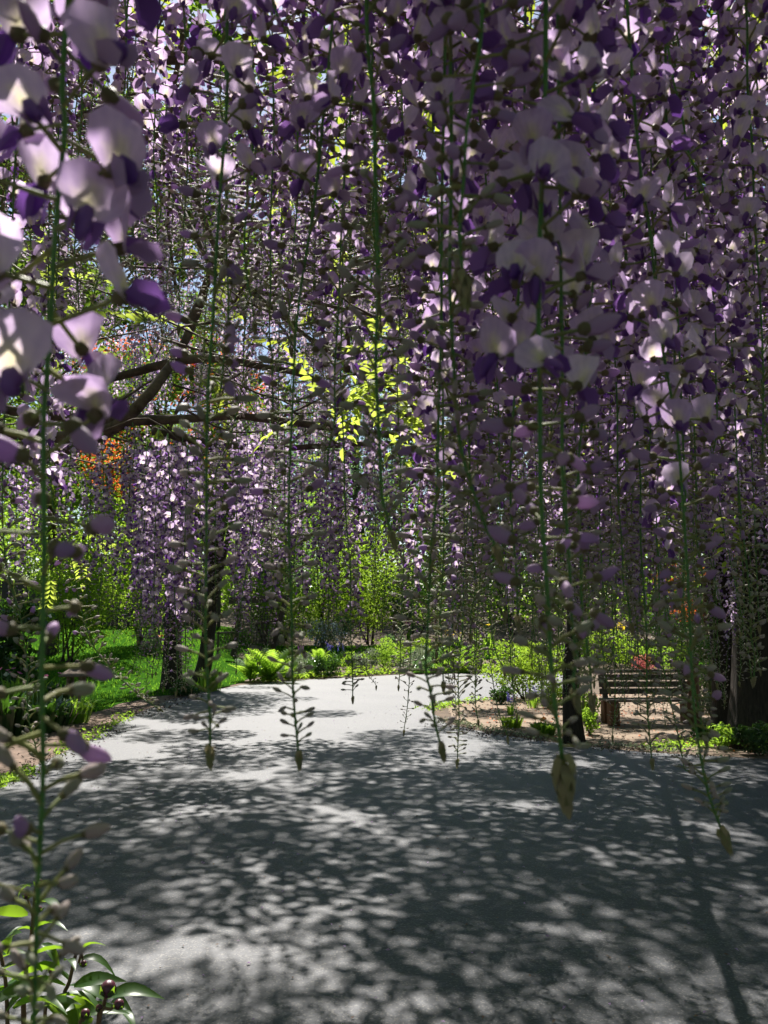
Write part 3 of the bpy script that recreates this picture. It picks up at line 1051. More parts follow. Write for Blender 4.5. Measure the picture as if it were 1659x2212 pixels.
def flower_mesh(mat, style):
    if (mat, style) in _fm:
        return _fm[(mat, style)]
    g = Geo()
    if style == 'cup':       # five broad petals
        for k in range(5):
            a = 2 * PI * k / 5
            d = np.array([math.cos(a), math.sin(a), 0])
            s = np.array([-d[1], d[0], 0])
            g.add([d * .05, d * .6 + s * .45 + [0, 0, .25], d * 1.0 + [0, 0, .35], d * .6 - s * .45 + [0, 0, .25]], [(0, 1, 2), (0, 2, 3)])
        g.add(*ell((0, 0, .12), (.16, .16, .16), 5, 3))
    elif style == 'spike':   # bells up a spike
        for k in range(16):
            z = k * 0.13
            a = k * 2.4
            d = np.array([math.cos(a), math.sin(a), -0.3]) * (0.34 - 0.012 * k)
            s = np.array([-d[1], d[0], 0]) * .5
            q = np.array([0, 0, z])
            g.add([q, q + d + s, q + d * 1.25, q + d - s, q + d + [0, 0, .2]], [(0, 1, 2), (0, 2, 3), (0, 4, 1), (0, 3, 4)])
    else:                    # ball of starry florets
        for k in range(46):
            v = rng.normal(size=3)
            v /= np.linalg.norm(v)
            u = np.cross(v, rng.normal(size=3))
            u /= np.linalg.norm(u)
            x = np.cross(v, u)
            g.add([v * .7, v + u * .16, v * 1.05 + x * .16, v - u * .16], [(0, 1, 2), (0, 2, 3)])
    _fm[(mat, style)] = g.mesh('flower', M[mat], False)
    return _fm[(mat, style)]


herb('flower_clump', 'bed plant with pink flowers and narrow leaves at the left below the lantern', 40, 1545, 120, 95, 120, 0.028, 'lleaf', 'plant', None, ('pink', 6, 0.045, 'cup'))
herb('flower_clump', 'strap leaved plant with a pink flower in front of the garden lantern', 125, 1542, 110, 80, 150, 0.028, 'gleaf', 'plant', None, ('pink', 2, 0.045, 'cup'))
herb('flower_clump', 'broad leaved low plant with white blooms at the lower left bed edge', 85, 1580, 170, 80, 170, 0.035, 'gleaf', 'plant', None, ('white', 5, 0.045, 'cup'))
herb('flower_clump', 'dark leafy plant at the left frame edge below the pink flowers', 5, 1590, 130, 110, 170, 0.03, 'gleaf', 'plant', None)
herb('flower_clump', 'leafy plant hiding the foot of the garden lantern', 150, 1562, 110, 62, 170, 0.03, 'lleaf', 'plant', None, ('white', 4, 0.04, 'cup'))
herb('daylily', 'orange daylily clump on the far lawn beside the lavender', 362, 1410, 45, 34, 60, 0.03, 'lleaf', 'daylily', None, ('orange', 5, 0.09, 'cup'))
herb('allium', 'purple allium pair in front of the board fence', 300, 1372, 40, 42, 20, 0.03, 'dleaf', 'allium', None, ('mauve', 4, 0.09, 'ball'))
herb('allium', 'pale mauve allium left of the black lawn trunk', 343, 1392, 16, 50, 14, 0.03, 'lleaf', 'allium', None, ('mauve', 2, 0.09, 'ball'))
herb('allium', 'single pink allium among the garden stakes', 884, 1396, 14, 46, 18, 0.03, 'lleaf', 'allium', None, ('pink', 1, 0.13, 'ball'))
herb('bluebell', 'violet bluebell clump in the middle of the far bed', 725, 1436, 60, 34, 70, 0.025, 'gleaf', 'bluebell', None, ('violet', 9, 0.085, 'spike'))
herb('bluebell', 'pale mauve bluebells beside the hanging tip left of the far bed', 648, 1440, 30, 34, 40, 0.025, 'lleaf', 'bluebell', None, ('mauve', 4, 0.08, 'spike'))
herb('bluebell', 'bright violet bluebell spike on bare soil at the drive bend', 1104, 1545, 20, 30, 30, 0.012, 'lleaf', 'bluebell', None, ('violet', 4, 0.075, 'spike'))
herb('bluebell', 'violet bluebells under the yellow green shrub by the short black trunk', 1152, 1530, 36, 32, 34, 0.012, 'lleaf', 'bluebell', None, ('violet', 5, 0.065, 'spike'))
herb('poppy', 'orange poppies with light leaves in front of the short black trunk', 1175, 1588, 66, 32, 130, 0.022, 'lleaf', 'poppy', None, ('orange', 4, 0.045, 'cup'))
herb('poppy', 'low light green poppy plant without flowers at the bed edge', 1105, 1572, 60, 30, 110, 0.02, 'yleaf', 'poppy')
herb('yellow_poppy', 'yellow poppies in the far bed right of the garden stakes', 975, 1420, 62, 52, 130, 0.03, 'lleaf', 'poppy', None, ('yellow', 9, 0.085, 'cup'))
herb('yellow_poppy', 'yellow poppies behind the yellow green shrub', 1045, 1412, 60, 56, 110, 0.03, 'lleaf', 'poppy', None, ('yellow', 8, 0.085, 'cup'))
herb('yellow_poppy', 'sprawling yellow daisies in the bed behind the bench', 1325, 1420, 90, 66, 150, 0.03, 'lleaf', 'daisy', None, ('yellow', 16, 0.08, 'cup'))
herb('yellow_poppy', 'yellow flowers seen between racemes left of the bench bed', 1250, 1424, 60, 66, 110, 0.03, 'lleaf', 'poppy', None, ('yellow', 8, 0.08, 'cup'))
herb('grass_tuft', 'pale tuft of arching grass beside the ferns', 640, 1455, 80, 52, 120, 0.012, 'sleaf', 'grass')
herb('grass_tuft', 'silvery spiky grass tuft at the middle of the far bed', 912, 1432, 50, 48, 80, 0.014, 'sleaf', 'grass')
herb('iris_clump', 'upright sword leaved clump beside the lawn corner trunk', 455, 1494, 60, 60, 90, 0.02, 'lleaf', 'iris')


# ferns: each frond a part
def frond_mesh():
    g = Geo()
    L = 1.0
    n = 15
    p = []
    for i in range(n + 1):
        t = i / n
        p.append((0, 0.55 * t ** 1.5 * L, L * (t - 0.28 * t * t)))
    p = np.array(p)
    g.add(*tube(p, np.linspace(0.012, 0.004, n + 1), 3, False))
    for i in range(2, n):
        t = i / n
        wl = 0.2 * math.sin(PI * min(1, t * 1.02)) ** 0.7 + 0.02
        for s in (-1, 1):
            q = p[i]
            d = p[min(n, i + 1)] - p[i - 1]
            d /= np.linalg.norm(d)
            tipv = q + np.array([s * wl, 0, 0]) + d * wl * .45
            g.add([q - d * .022, q + d * .03, tipv, q + np.array([s * wl * .5, .012, 0]) + d * wl * .12 - d * .02], [(0, 1, 2), (0, 2, 3)])
    return g.mesh('frond', M['lleaf'], False)


FR = frond_mesh()
for (lab, x, y, hp, nf) in (
        ('tall dark clump of ferns right of the lattice gate', 585, 1474, 88, 20),
        ('shuttlecock fern in sunlight left of the blue perennials', 690, 1440, 50, 18),
        ('smaller fern at the drive edge below the tall ferns', 625, 1470, 50, 14),
        ('fern clump against the gate post', 540, 1472, 70, 16)):
    b = G(x, y)
    t = thing('fern', lab, 'fern', tuple(b))
    hh = hp * b[1] / F
    for i in range(nf):
        link('frond', FR, t, Matrix.Rotation(i * 2.4 + rng.normal(0, .2), 4, 'Z') @ Matrix.Rotation(rng.normal(-.25, .3), 4, 'X') @ Matrix.Scale(hh * rng.uniform(.85, 1.2), 4))


# ------------------------------------------------------------------ garden furniture
def part_box(name, lo, hi, mat, parent, rot=None, bev=0.006):
    g = Geo()
    V, Fc = boxg(np.array(lo), np.array(hi), bev)
    if rot is not None:
        V = V @ np.array(rot.to_3x3()).T + np.array(rot.to_translation())
    g.add(V, Fc)
    return link(name, g.mesh(name, M[mat], False), parent)


# bench
bc = np.array([4.04, 13.7, 0.008])
t = thing('park_bench', 'slatted brown wooden bench on bare ground under the racemes', 'bench', tuple(bc), R(3))
t.scale = (.86, .86, .86)
for sx in (-1, 1):
    xx = sx * 0.72
    part_box('leg', (xx - .085, -.28, 0), (xx + .085, -.06, .40), 'redwood', t, None, .015)
    part_box('leg', (xx - .085, .1, 0), (xx + .085, .3, .40), 'redwood', t, None, .015)
    rot = Matrix.Translation((xx, .27, .4)) @ Matrix.Rotation(R(-12), 4, 'X')
    part_box('back_post', (-.045, -.03, .0), (.045, .03, .5), 'wood', t, rot)
bolt_me = Geo().add(*lathe([(0, .006), (.012, .004), (.014, 0), (0, 0)], 8)).mesh('bolt', M['stone'])
for sx in (-.72, .72):
    for zz in (.13, .3):
        link('bolt', bolt_me, t, Matrix.Translation((sx, -.281, zz)) @ Matrix.Rotation(PI / 2, 4, 'X'))
for k in range(4):
    y0 = -.3 + k * .135
    part_box('seat_slat', (-.86, y0, .405), (.86, y0 + .11, .442), 'wood', t)
for k in range(3):
    rot = Matrix.Translation((0, .225, .4)) @ Matrix.Rotation(R(-12), 4, 'X')
    z0 = .1 + k * .125
    part_box('back_slat', (-.83, -.02, z0), (.83, .012, z0 + .1), 'wood', t, rot)
rot = Matrix.Translation((0, .24, .4)) @ Matrix.Rotation(R(-12), 4, 'X')
part_box('top_rail', (-.88, -.05, .482), (.88, .04, .53), 'wood', t, rot, .012)
# post beside it
pb_ = G(1502, 1568)
t = thing('wooden_post', 'thick dark wooden post standing at the right end of the bench', 'post', tuple(pb_))
g = Geo()
g.add(*trunk_geo([(0, 0, -.03), (.01, 0, .3), (-.01, 0, .7), (0, 0, .98)], .085, .08, 10, .05))
link('shaft', g.mesh('shaft', M['redwood']), t)
g = Geo()
V, Fc = lathe([(0.0, .98), (.1, .975), (.105, .99), (.07, 1.015), (0.0, 1.03)], 10)
g.add(V, Fc)
link('cap', g.mesh('cap', M['wood']), t)

# lantern
lb = P(166, 1440, 15.0)
lz = hgt(lb[0], 15.0)
H_ = lb[2] - lz
t = thing('garden_lantern', 'brown garden lantern with a wide low hat shaped roof and finial', 'lantern', (lb[0], 15.0, lz))
g = Geo()
g.add(*lathe([(0, H_ - .13), (.2, H_ - .14), (.285, H_ - .155), (.29, H_ - .14), (.2, H_ - .085), (.12, H_ - .03), (.075, H_ + .02), (0, H_ + .03)], 16))
link('roof', g.mesh('roof', M['stone']), t)
g = Geo()
g.add(*lathe([(0, H_ + .0), (.075, H_ + .01), (.085, H_ + .045), (.05, H_ + .065), (.03, H_ + .08), (.035, H_ + .1), (0, H_ + .12)], 12))
link('finial', g.mesh('finial', M['stone']), t)
for sx in (-1, 1):
    for sy in (-1, 1):
        part_box('light_box_post', (sx * .1 - .025, sy * .1 - .025, H_ - .36), (sx * .1 + .025, sy * .1 + .025, H_ - .138), 'stone', t)
g = Geo()
g.add(*lathe([(0, H_ - .36), (.17, H_ - .36), (.18, H_ - .40), (.09, H_ - .43), (.075, .1), (.16, .05), (.17, -.02)], 12))
link('pedestal', g.mesh('pedestal', M['stone']), t)

# board fence
f0, f1 = np.array([-17.5, 35.2]), np.array([-6.5, 35.6])
t = thing('board_fence', 'dark board fence behind the shaded lawn', 'fence', (f0[0], f0[1], 0))
bme = Geo().add(*boxg(np.array([0, -.012, 0]), np.array([.145, .012, 1.85]), .006)).mesh('board', M['fencewood'], False)
nb = int(np.linalg.norm(f1 - f0) / .155)
an = math.atan2(f1[1] - f0[1], f1[0] - f0[0])
for i in range(nb):
    q = (f1 - f0) * i / nb
    z = hgt(f0[0] + q[0], f0[1] + q[1])
    link('board', bme, t, Matrix.Translation((q[0], q[1], z - .03 + rng.normal(0, .012))) @ Matrix.Rotation(an, 4, 'Z') @ Matrix.Rotation(rng.normal(0, .006), 4, 'Y'))
for zz in (.35, 1.45):
    z = hgt(-12, 35.4)
    part_box('rail', (0, .02, zz + z), (11.0, .08, zz + z + .09), 'fencewood', t, Matrix.Rotation(an, 4, 'Z'))

# lattice gate: leaning posts, head beam, diagonal slats
gb_ = G(556, 1424)
gd = gb_[1]
s_ = gd / F
t = thing('lattice_gate', 'old wooden garden gateway with sagging lattice between leaning posts', 'gate', tuple(gb_))


def bar(name, a, b, wd, th, mat, parent):
    a, b = np.array(a, float), np.array(b, float)
    L = np.linalg.norm(b - a)
    q = Vector(b - a).to_track_quat('Z', 'Y').to_matrix().to_4x4()
    return part_box(name, (-wd / 2, -th / 2, 0), (wd / 2, th / 2, L), mat, parent, Matrix.Translation(a) @ q, .005)


def gp(x, y, dy=0.0):
    return np.array([(x - 556) * s_, dy, (1424 - y) * s_])


bar('post', gp(503, 1430), gp(520, 1296), .16, .16, 'fencewood', t)
bar('post', gp(586, 1404, .3), gp(612, 1298, .3), .15, .15, 'fencewood', t)
bar('head_beam', gp(492, 1300), gp(622, 1294, .3), .18, .22, 'fencewood', t)
bar('cross_rail', gp(525, 1352), gp(600, 1342, .3), .07, .07, 'wood', t)
for i in range(13):
    x0 = 520 + i * 6.2
    bar('slat', gp(x0, 1398 + rng.normal(0, 3), .1), gp(x0 + 8 + rng.normal(0, 2), 1312, .1), .05, .02, 'fencewood', t)
for i in range(10):
    y0 = 1316 + i * 8.4
    bar('slat', gp(518, y0 + 4, .118), gp(600, y0 - 4 + rng.normal(0, 2), .122), .045, .02, 'fencewood', t)
t = thing('trellis_fence', 'low diagonal lattice panel between the leaning trunk and the gate', 'trellis', tuple(gb_))
bar('post', gp(470, 1425), gp(472, 1366), .06, .06, 'wood', t)
bar('top_rail', gp(468, 1369), gp(512, 1367), .06, .06, 'wood', t)
for i in range(7):
    x0 = 466 + i * 7
    bar('slat', gp(x0, 1424, .02), gp(x0 + 22, 1370, .02), .03, .014, 'wood', t)
    bar('slat', gp(x0 + 16, 1424, .04), gp(x0 - 6, 1370, .04), .03, .014, 'wood', t)

for (lab, x, y0, y1, lean) in (
        ('slim brown garden stake left of the pink allium', 851, 1392, 1304, 1),
        ('thick brown garden stake at the middle of the far bed', 943, 1436, 1326, -1),
        ('pale brown garden stake leaning right of the thick one', 972, 1418, 1318, 3)):
    b = G(x, y0)
    hh = (y0 - y1) * b[1] / F
    g = Geo().add(*tube([(0, 0, -.05), (lean * .01, 0, hh * .5), (lean * .03, 0, hh)], [.04, .036, .03], 7))
    o = link('garden_stake', g.mesh('garden_stake', M['redwood']))
    o.location = tuple(b)
    tag(o, lab, 'stake')

# ------------------------------------------------------------------ wisteria flowers (millimetre shapes, metres)
def seg_ped(L, rise, r, n=4, k=3):
    p = np.array([(0, L * t, rise * math.sin(t * PI * .6)) for t in np.linspace(0, 1, k)])
    V, Fc = tube(p, np.linspace(r * 1.15, r, k), n, False)
    return V, Fc, p[-1]


def banner(seed, nseg=10, rings=(0.4, 0.75, 1.0), W=.0112, H=.0102, op=1.0):
    r_ = np.random.default_rng(seed)
    V, A = [], []
    V.append((0, 0.001, H * .72))
    ph = r_.uniform(0, 6)
    asym = r_.normal(0, .25)
    for r in rings:
        for j in range(nseg):
            th = 2 * PI * j / nseg + PI / 2
            rr = r * (1 - .10 * (j == 0) * (r > .9)) * (1 + .05 * math.sin(3 * th + ph))
            a = rr * math.cos(th) * W
            b = rr * math.sin(th) * H
            if b < 0:
                a *= 1 + .3 * b / H
            y = -op * (abs(a) / W) ** 2 * (.0042 + asym * .002 * np.sign(a)) - ((b + H) / (2 * H)) ** 2 * .0035 + .0013 * r * r * math.sin(2 * th + ph) + .0008 * r * r * math.sin(5 * th + ph * 2) - .0016 * math.exp(-(a / .0016) ** 2) * (b > -.5 * H) + .0012
            V.append((a, y, b + H * .8))
    V = np.array(V)
    A = np.exp(-(V[:, 0] / .0032) ** 2 - ((V[:, 2] - .0035) / .0055) ** 2)
    Fc = [(0, 1 + j, 1 + (j + 1) % nseg) for j in range(nseg)]
    for i in range(len(rings) - 1):
        for j in range(nseg):
            a, b = 1 + i * nseg + j, 1 + i * nseg + (j + 1) % nseg
            Fc += [(a, a + nseg, b + nseg), (a, b + nseg, b)]
    return V, np.array(Fc), A


def keel(seed, nu=6, nv=4):
    r_ = np.random.default_rng(seed)
    g = Geo()
    rot = Matrix.Rotation(-R(38 + r_.normal(0, 10)), 4, 'X')
    g.add(*ell((0, .0065, -.0032), (.0027, .0072, .004), nu, nv, rot, .25), KEEL)
    for s in (-1, 1):     # wings
        a = np.array([s * .0022, .001, 0])
        V = np.array([(0, 0, 0), (s * .0035, .006, .002), (s * .003, .0125, -.0015), (s * .0012, .0135, -.0075), (s * .0005, .0075, -.0085)]) + a
        V = V @ np.array(Matrix.Rotation(-R(14), 3, 'X')).T
        g.add(V * .95, [(0, 1, 4), (1, 2, 4), (2, 3, 4)], KEEL if seed % 2 else YNG)
    return g.arr()


def calyx_geo(at, s=1.0, nu=5, nv=3):
    return ell(np.asarray(at) + [0, .0005, 0], np.array([.0031, .0034, .0031]) * s, nu, nv)


PED_FL, PED_Y, BUDS = [], [], []
class FlowerSet: pass


def make_flower(seed, lod=0):
    """returns (stalk with calyx, banner, keel) as shape arrays, all in the frame of the node"""
    r_ = np.random.default_rng(seed)
    L = r_.uniform(.017, .025)
    gs = Geo()
    V, Fc, e = seg_ped(L, r_.uniform(-.002, .004), .0009, 4 if lod == 0 else 3, 4 if lod == 0 else 2)
    gs.add(V, Fc, PED)
    gs.add(*calyx_geo(e, 1, 5 if lod == 0 else 4, 3 if lod == 0 else 2), CAL)
    tilt = Matrix.Translation(e + [0, .0015, 0]) @ Matrix.Rotation(R(r_.normal(-18, 14)), 4, 'X') @ Matrix.Rotation(R(r_.normal(0, 12)), 4, 'Z')
    sc = Matrix.Scale(r_.uniform(.9, 1.1), 4)
    gb = Geo()
    if lod == 0:
        V, Fc, A = banner(seed, 10, op=r_.uniform(.4, 1.6))
    else:
        V, Fc, A = banner(seed, 6, (.6, 1.0), op=r_.uniform(.4, 1.6))
    gb.put((V, Fc, np.full(len(Fc), BAN), A), tilt @ sc)
    gk = Geo()
    k_ = keel(seed, 6, 4) if lod == 0 else keel(seed, 4, 3)
    gk.put(k_, Matrix.Translation(e + [0, .0015, 0]) @ Matrix.Rotation(R(r_.normal(-6, 12)), 4, 'X') @ Matrix.Rotation(R(r_.normal(0, 10)), 4, 'Z') @ sc)
    return gs, gb, gk


def make_young(seed, lod=0):
    r_ = np.random.default_rng(seed)
    g = Geo()
    V, Fc, e = seg_ped(r_.uniform(.015, .021), r_.uniform(-.001, .003), .0009, 4 if lod == 0 else 3, 3 if lod == 0 else 2)
    g.add(V, Fc, PED)
    g.add(*calyx_geo(np.asarray(e) + [0, .0008, 0], 1.15, 6, 4) if lod == 0 else calyx_geo(e, 1.1, 4, 3), CAL)
    L = r_.uniform(.012, .0175)
    rot = Matrix.Rotation(R(r_.normal(-12, 22)), 4, 'X') @ Matrix.Rotation(R(r_.normal(0, 14)), 4, 'Z')
    nu = 8 if lod == 0 else 5
    prof = [(0, .45), (.2, .8), (.45, 1.0), (.7, .9), (.88, .55), (1, .12)] if lod == 0 else [(0, .5), (.45, 1.0), (.8, .75), (1, .12)]
    V = []
    bw, bh, bn = r_.uniform(.0022, .003), r_.uniform(.0036, .0048), r_.uniform(-.2, .5)
    for t, q in prof:
        for j in range(nu):
            th = 2 * PI * j / nu
            pinch = 1 - .35 * (math.sin(th) < -.5) - .2 * (math.sin(th) > .8)
            V.append((bw * q * math.cos(th) * pinch, L * t, bh * q * math.sin(th) + bn * L * t * t * .4))
    V.append((0, L * 1.03, bn * L * .4))
    Fc = []
    for i in range(len(prof) - 1):
        for j in range(nu):
            p0, p1 = i * nu + j, i * nu + (j + 1) % nu
            Fc += [(p0, p1, p1 + nu), (p0, p1 + nu, p0 + nu)]
    for j in range(nu):
        Fc.append(((len(prof) - 1) * nu + j, (len(prof) - 1) * nu + (j + 1) % nu, len(V) - 1))
    g.add(np.array(V) @ np.array(rot.to_3x3()).T + e, Fc, YNG)
    return g


def make_bud(seed, lod=0):
    r_ = np.random.default_rng(seed)
    g = Geo()
    V, Fc, e = seg_ped(r_.uniform(.010, .017), r_.uniform(-.001, .004), .0008, 4 if lod == 0 else 3, 3 if lod == 0 else 2)
    g.add(V, Fc, PED)
    L = r_.uniform(.004, .0058)
    rot = Matrix.Rotation(R(r_.normal(8, 24)), 4, 'X') @ Matrix.Rotation(R(r_.normal(0, 18)), 4, 'Z')
    c = np.array(e) + np.array(rot.to_3x3() @ Vector((0, L * .9, 0)))
    g.add(*ell(c, (.0019, L, .0024), 6 if lod == 0 else 4, 4 if lod == 0 else 3, rot, r_.uniform(-.1, .3)), BUD)
    if lod == 0:
        g.add(*ell(e, (.0015, .002, .0017), 5, 2, rot), CAL)
    return g


NV = 8
FL = [make_flower(100 + i) for i in range(NV)]
FL_ONE = []
FL_SPLIT = []
for gs, gb, gk in FL:
    g = Geo()
    for q in (gs, gb, gk):
        g.put(q.arr(), Matrix())
    FL_ONE.append(g)
    FL_SPLIT.append((gs.mesh('flower_stalk', FM), gb.mesh('banner_petal', FM), gk.mesh('keel_petal', FM)))
FL_ME = [g.mesh('flower', FM) for g in FL_ONE]
YG = [make_young(200 + i) for i in range(NV)]
YG_ME = [g.mesh('young_flower', FM) for g in YG]
BD = [make_bud(300 + i) for i in range(NV)]
BD_ME = [g.mesh('bud', FM) for g in BD]
FLo = []
for i in range(NV):
    g = Geo()
    for q in make_flower(400 + i, 1):
        g.put(q.arr(), Matrix())
    FLo.append(g.arr())
YLo = [make_young(500 + i, 1).arr() for i in range(NV)]
BLo = [make_bud(600 + i, 1).arr() for i in range(NV)]


def tip_geo(scale=1.0):
    """the unopened end: overlapping bracts on a cone"""
    g = Geo()
    for k in range(20):
        t = k / 20
        z = -.001 - .014 * t
        a = k * 2.4
        d = np.array([math.cos(a), math.sin(a), 0])
        s = np.array([-d[1], d[0], 0])
        r = .0042 * (1 - t) ** .7 + .0008
        q = np.array([0, 0, z + .003])
        e = d * r * .85 + [0, 0, z - .005 - .003 * t]
        g.add(np.array([q + d * r * .5 - s * .0018, q + d * r * .5 + s * .0018, (q + e) / 2 + d * r * .55 + s * .0019, e, (q + e) / 2 + d * r * .55 - s * .0019]) * scale,
              [(0, 1, 2), (0, 2, 4), (4, 2, 3)], TIP)
    g.add(*ell((0, 0, -.009 * scale), np.array([.003, .0095, .003]) * scale, 6, 4, Matrix.Rotation(-PI / 2, 4, 'X')), TIP)
    return g


TIPG = tip_geo()
TIP_ME = TIPG.mesh('tip', FM)


def node_mat(p, phi, el, roll, s):
    return Matrix.Translation(p) @ Matrix.Rotation(phi - PI / 2, 4, 'Z') @ Matrix.Rotation(el, 4, 'X') @ Matrix.Rotation(roll, 4, 'Y') @ Matrix.Scale(s, 4)


def arclen(p):
    return np.concatenate([[0], np.cumsum(np.linalg.norm(np.diff(p, axis=0), axis=1))])


def nodes(L, spacing, bud_len, yng_len, r_, bsp=1.0):
    """(distance from tip, kind, size) up the raceme"""
    out = []
    q = .006
    while q < L - .03:
        if q < bud_len:
            sz = .5 + .8 * (q / bud_len) ** .6
            if q > .45 * bud_len and r_.uniform() < (q / bud_len - .3) * .8:
                out.append((q, 'y', .62 + .2 * q / bud_len))
            else:
                out.append((q, 'b', sz))
            q += spacing * bsp * (0.15 + .45 * q / bud_len) * r_.uniform(.8, 1.2)
        elif q < bud_len + yng_len:
            k = (q - bud_len) / yng_len
            out.append((q, 'f' if k > .55 and r_.uniform() < k * .5 else 'y', .7 + .35 * k))
            q += spacing * .7 * r_.uniform(.75, 1.25)
        else:
            out.append((q, 'f' if r_.uniform() < .88 else 'y', r_.uniform(.92, 1.1)))
            q += spacing * .74 * r_.uniform(.7, 1.2)
    return out


def raceme(path, label, group, tier, bud_len, yng_len, spacing=.0115, seed=0, r_stem=.0017, tip_s=1.0, fscale=1.0):
    """hanging raceme along path (root first); tier 1: petals as sub-parts, tier 2: whole flowers as parts"""
    r_ = np.random.default_rng(seed)
    p = smooth_path(path, 40)
    u_ = np.linspace(0, 1, len(p))
    for c_i in range(2):
        k_w = min(1.0, path[-1][1] * .75)
        p[:, c_i] += k_w * .0035 * np.sin(u_ * r_.uniform(7, 12) + r_.uniform(0, 6)) + k_w * .0013 * np.sin(u_ * r_.uniform(24, 40) + r_.uniform(0, 6))
    s = arclen(p)
    L = s[-1]
    root = p[0]
    t = thing('wisteria_raceme', label, 'wisteria raceme', tuple(root), 0, group)
    g = Geo()
    rad = r_stem * np.clip(.5 + .5 * (L - s) / max(.3, L), .4, 1.0)
    g.add(*tube(p - root, rad, 7, True), STEM)
    link('stem', g.mesh('stem', FM), t)
    above = Geo()
    phi = r_.uniform(0, 6)
    for q, kd, sz in nodes(L, spacing, bud_len, yng_len, r_):
        pos = np.array([np.interp(L - q, s, p[:, k]) for k in range(3)])
        phi += 2.4 + r_.normal(0, .35)
        el = r_.normal(.25, .3) if kd == 'b' else r_.normal(.02, .3)
        ma = node_mat(pos - root, phi, el, r_.normal(0, .25), sz * (fscale if kd == 'f' else min(fscale, 1.0)))
        pr = proj(pos)
        i = int(r_.integers(NV))
        hidden = pr is None or pr[1] < -170 or pr[0] < -170 or pr[0] > 1830
        if hidden:
            above.put({'f': FLo, 'y': YLo, 'b': BLo}[kd][i], ma)
        elif kd == 'f':
            if tier == 1:
                f = link('flower', FL_SPLIT[i][0], t, ma)
                link('banner_petal', FL_SPLIT[i][1], f)
                link('keel_petal', FL_SPLIT[i][2], f)
            else:
                link('flower', FL_ME[i], t, ma)
        else:
            link('young_flower' if kd == 'y' else 'bud', (YG_ME if kd == 'y' else BD_ME)[i], t, ma)
    if above.n:
        o = link('flowers_above', above.mesh('flowers_above', FM), t)
        o['kind'] = 'stuff'
    d = p[-1] - p[-3]
    qd = Vector(d).to_track_quat('-Z', 'Y').to_matrix().to_4x4()
    link('tip', TIP_ME, t, Matrix.Translation(p[-1] - root) @ qd @ Matrix.Scale(tip_s * .62, 4))
    return t


def hang(pts, d, top=2.62, sway=.04):
    """photo polyline (top to tip) at distance d, carried up to the vine"""
    w_ = [P(x, y, d if np.isscalar(d) else d[i]) for i, (x, y) in enumerate(pts)]
    a = w_[0]
    if a[2] < top - .1:
        dirv = (w_[0] - w_[1])
        dirv /= max(1e-6, abs(dirv[2]))
        up = np.array([a[0] + dirv[0] * .3 * (top - a[2]) * .5, a[1] + rng.normal(0, sway), top])
        w_ = [up, (up + a) / 2 + np.array([dirv[0] * .02, 0, 0])] + w_
    return w_


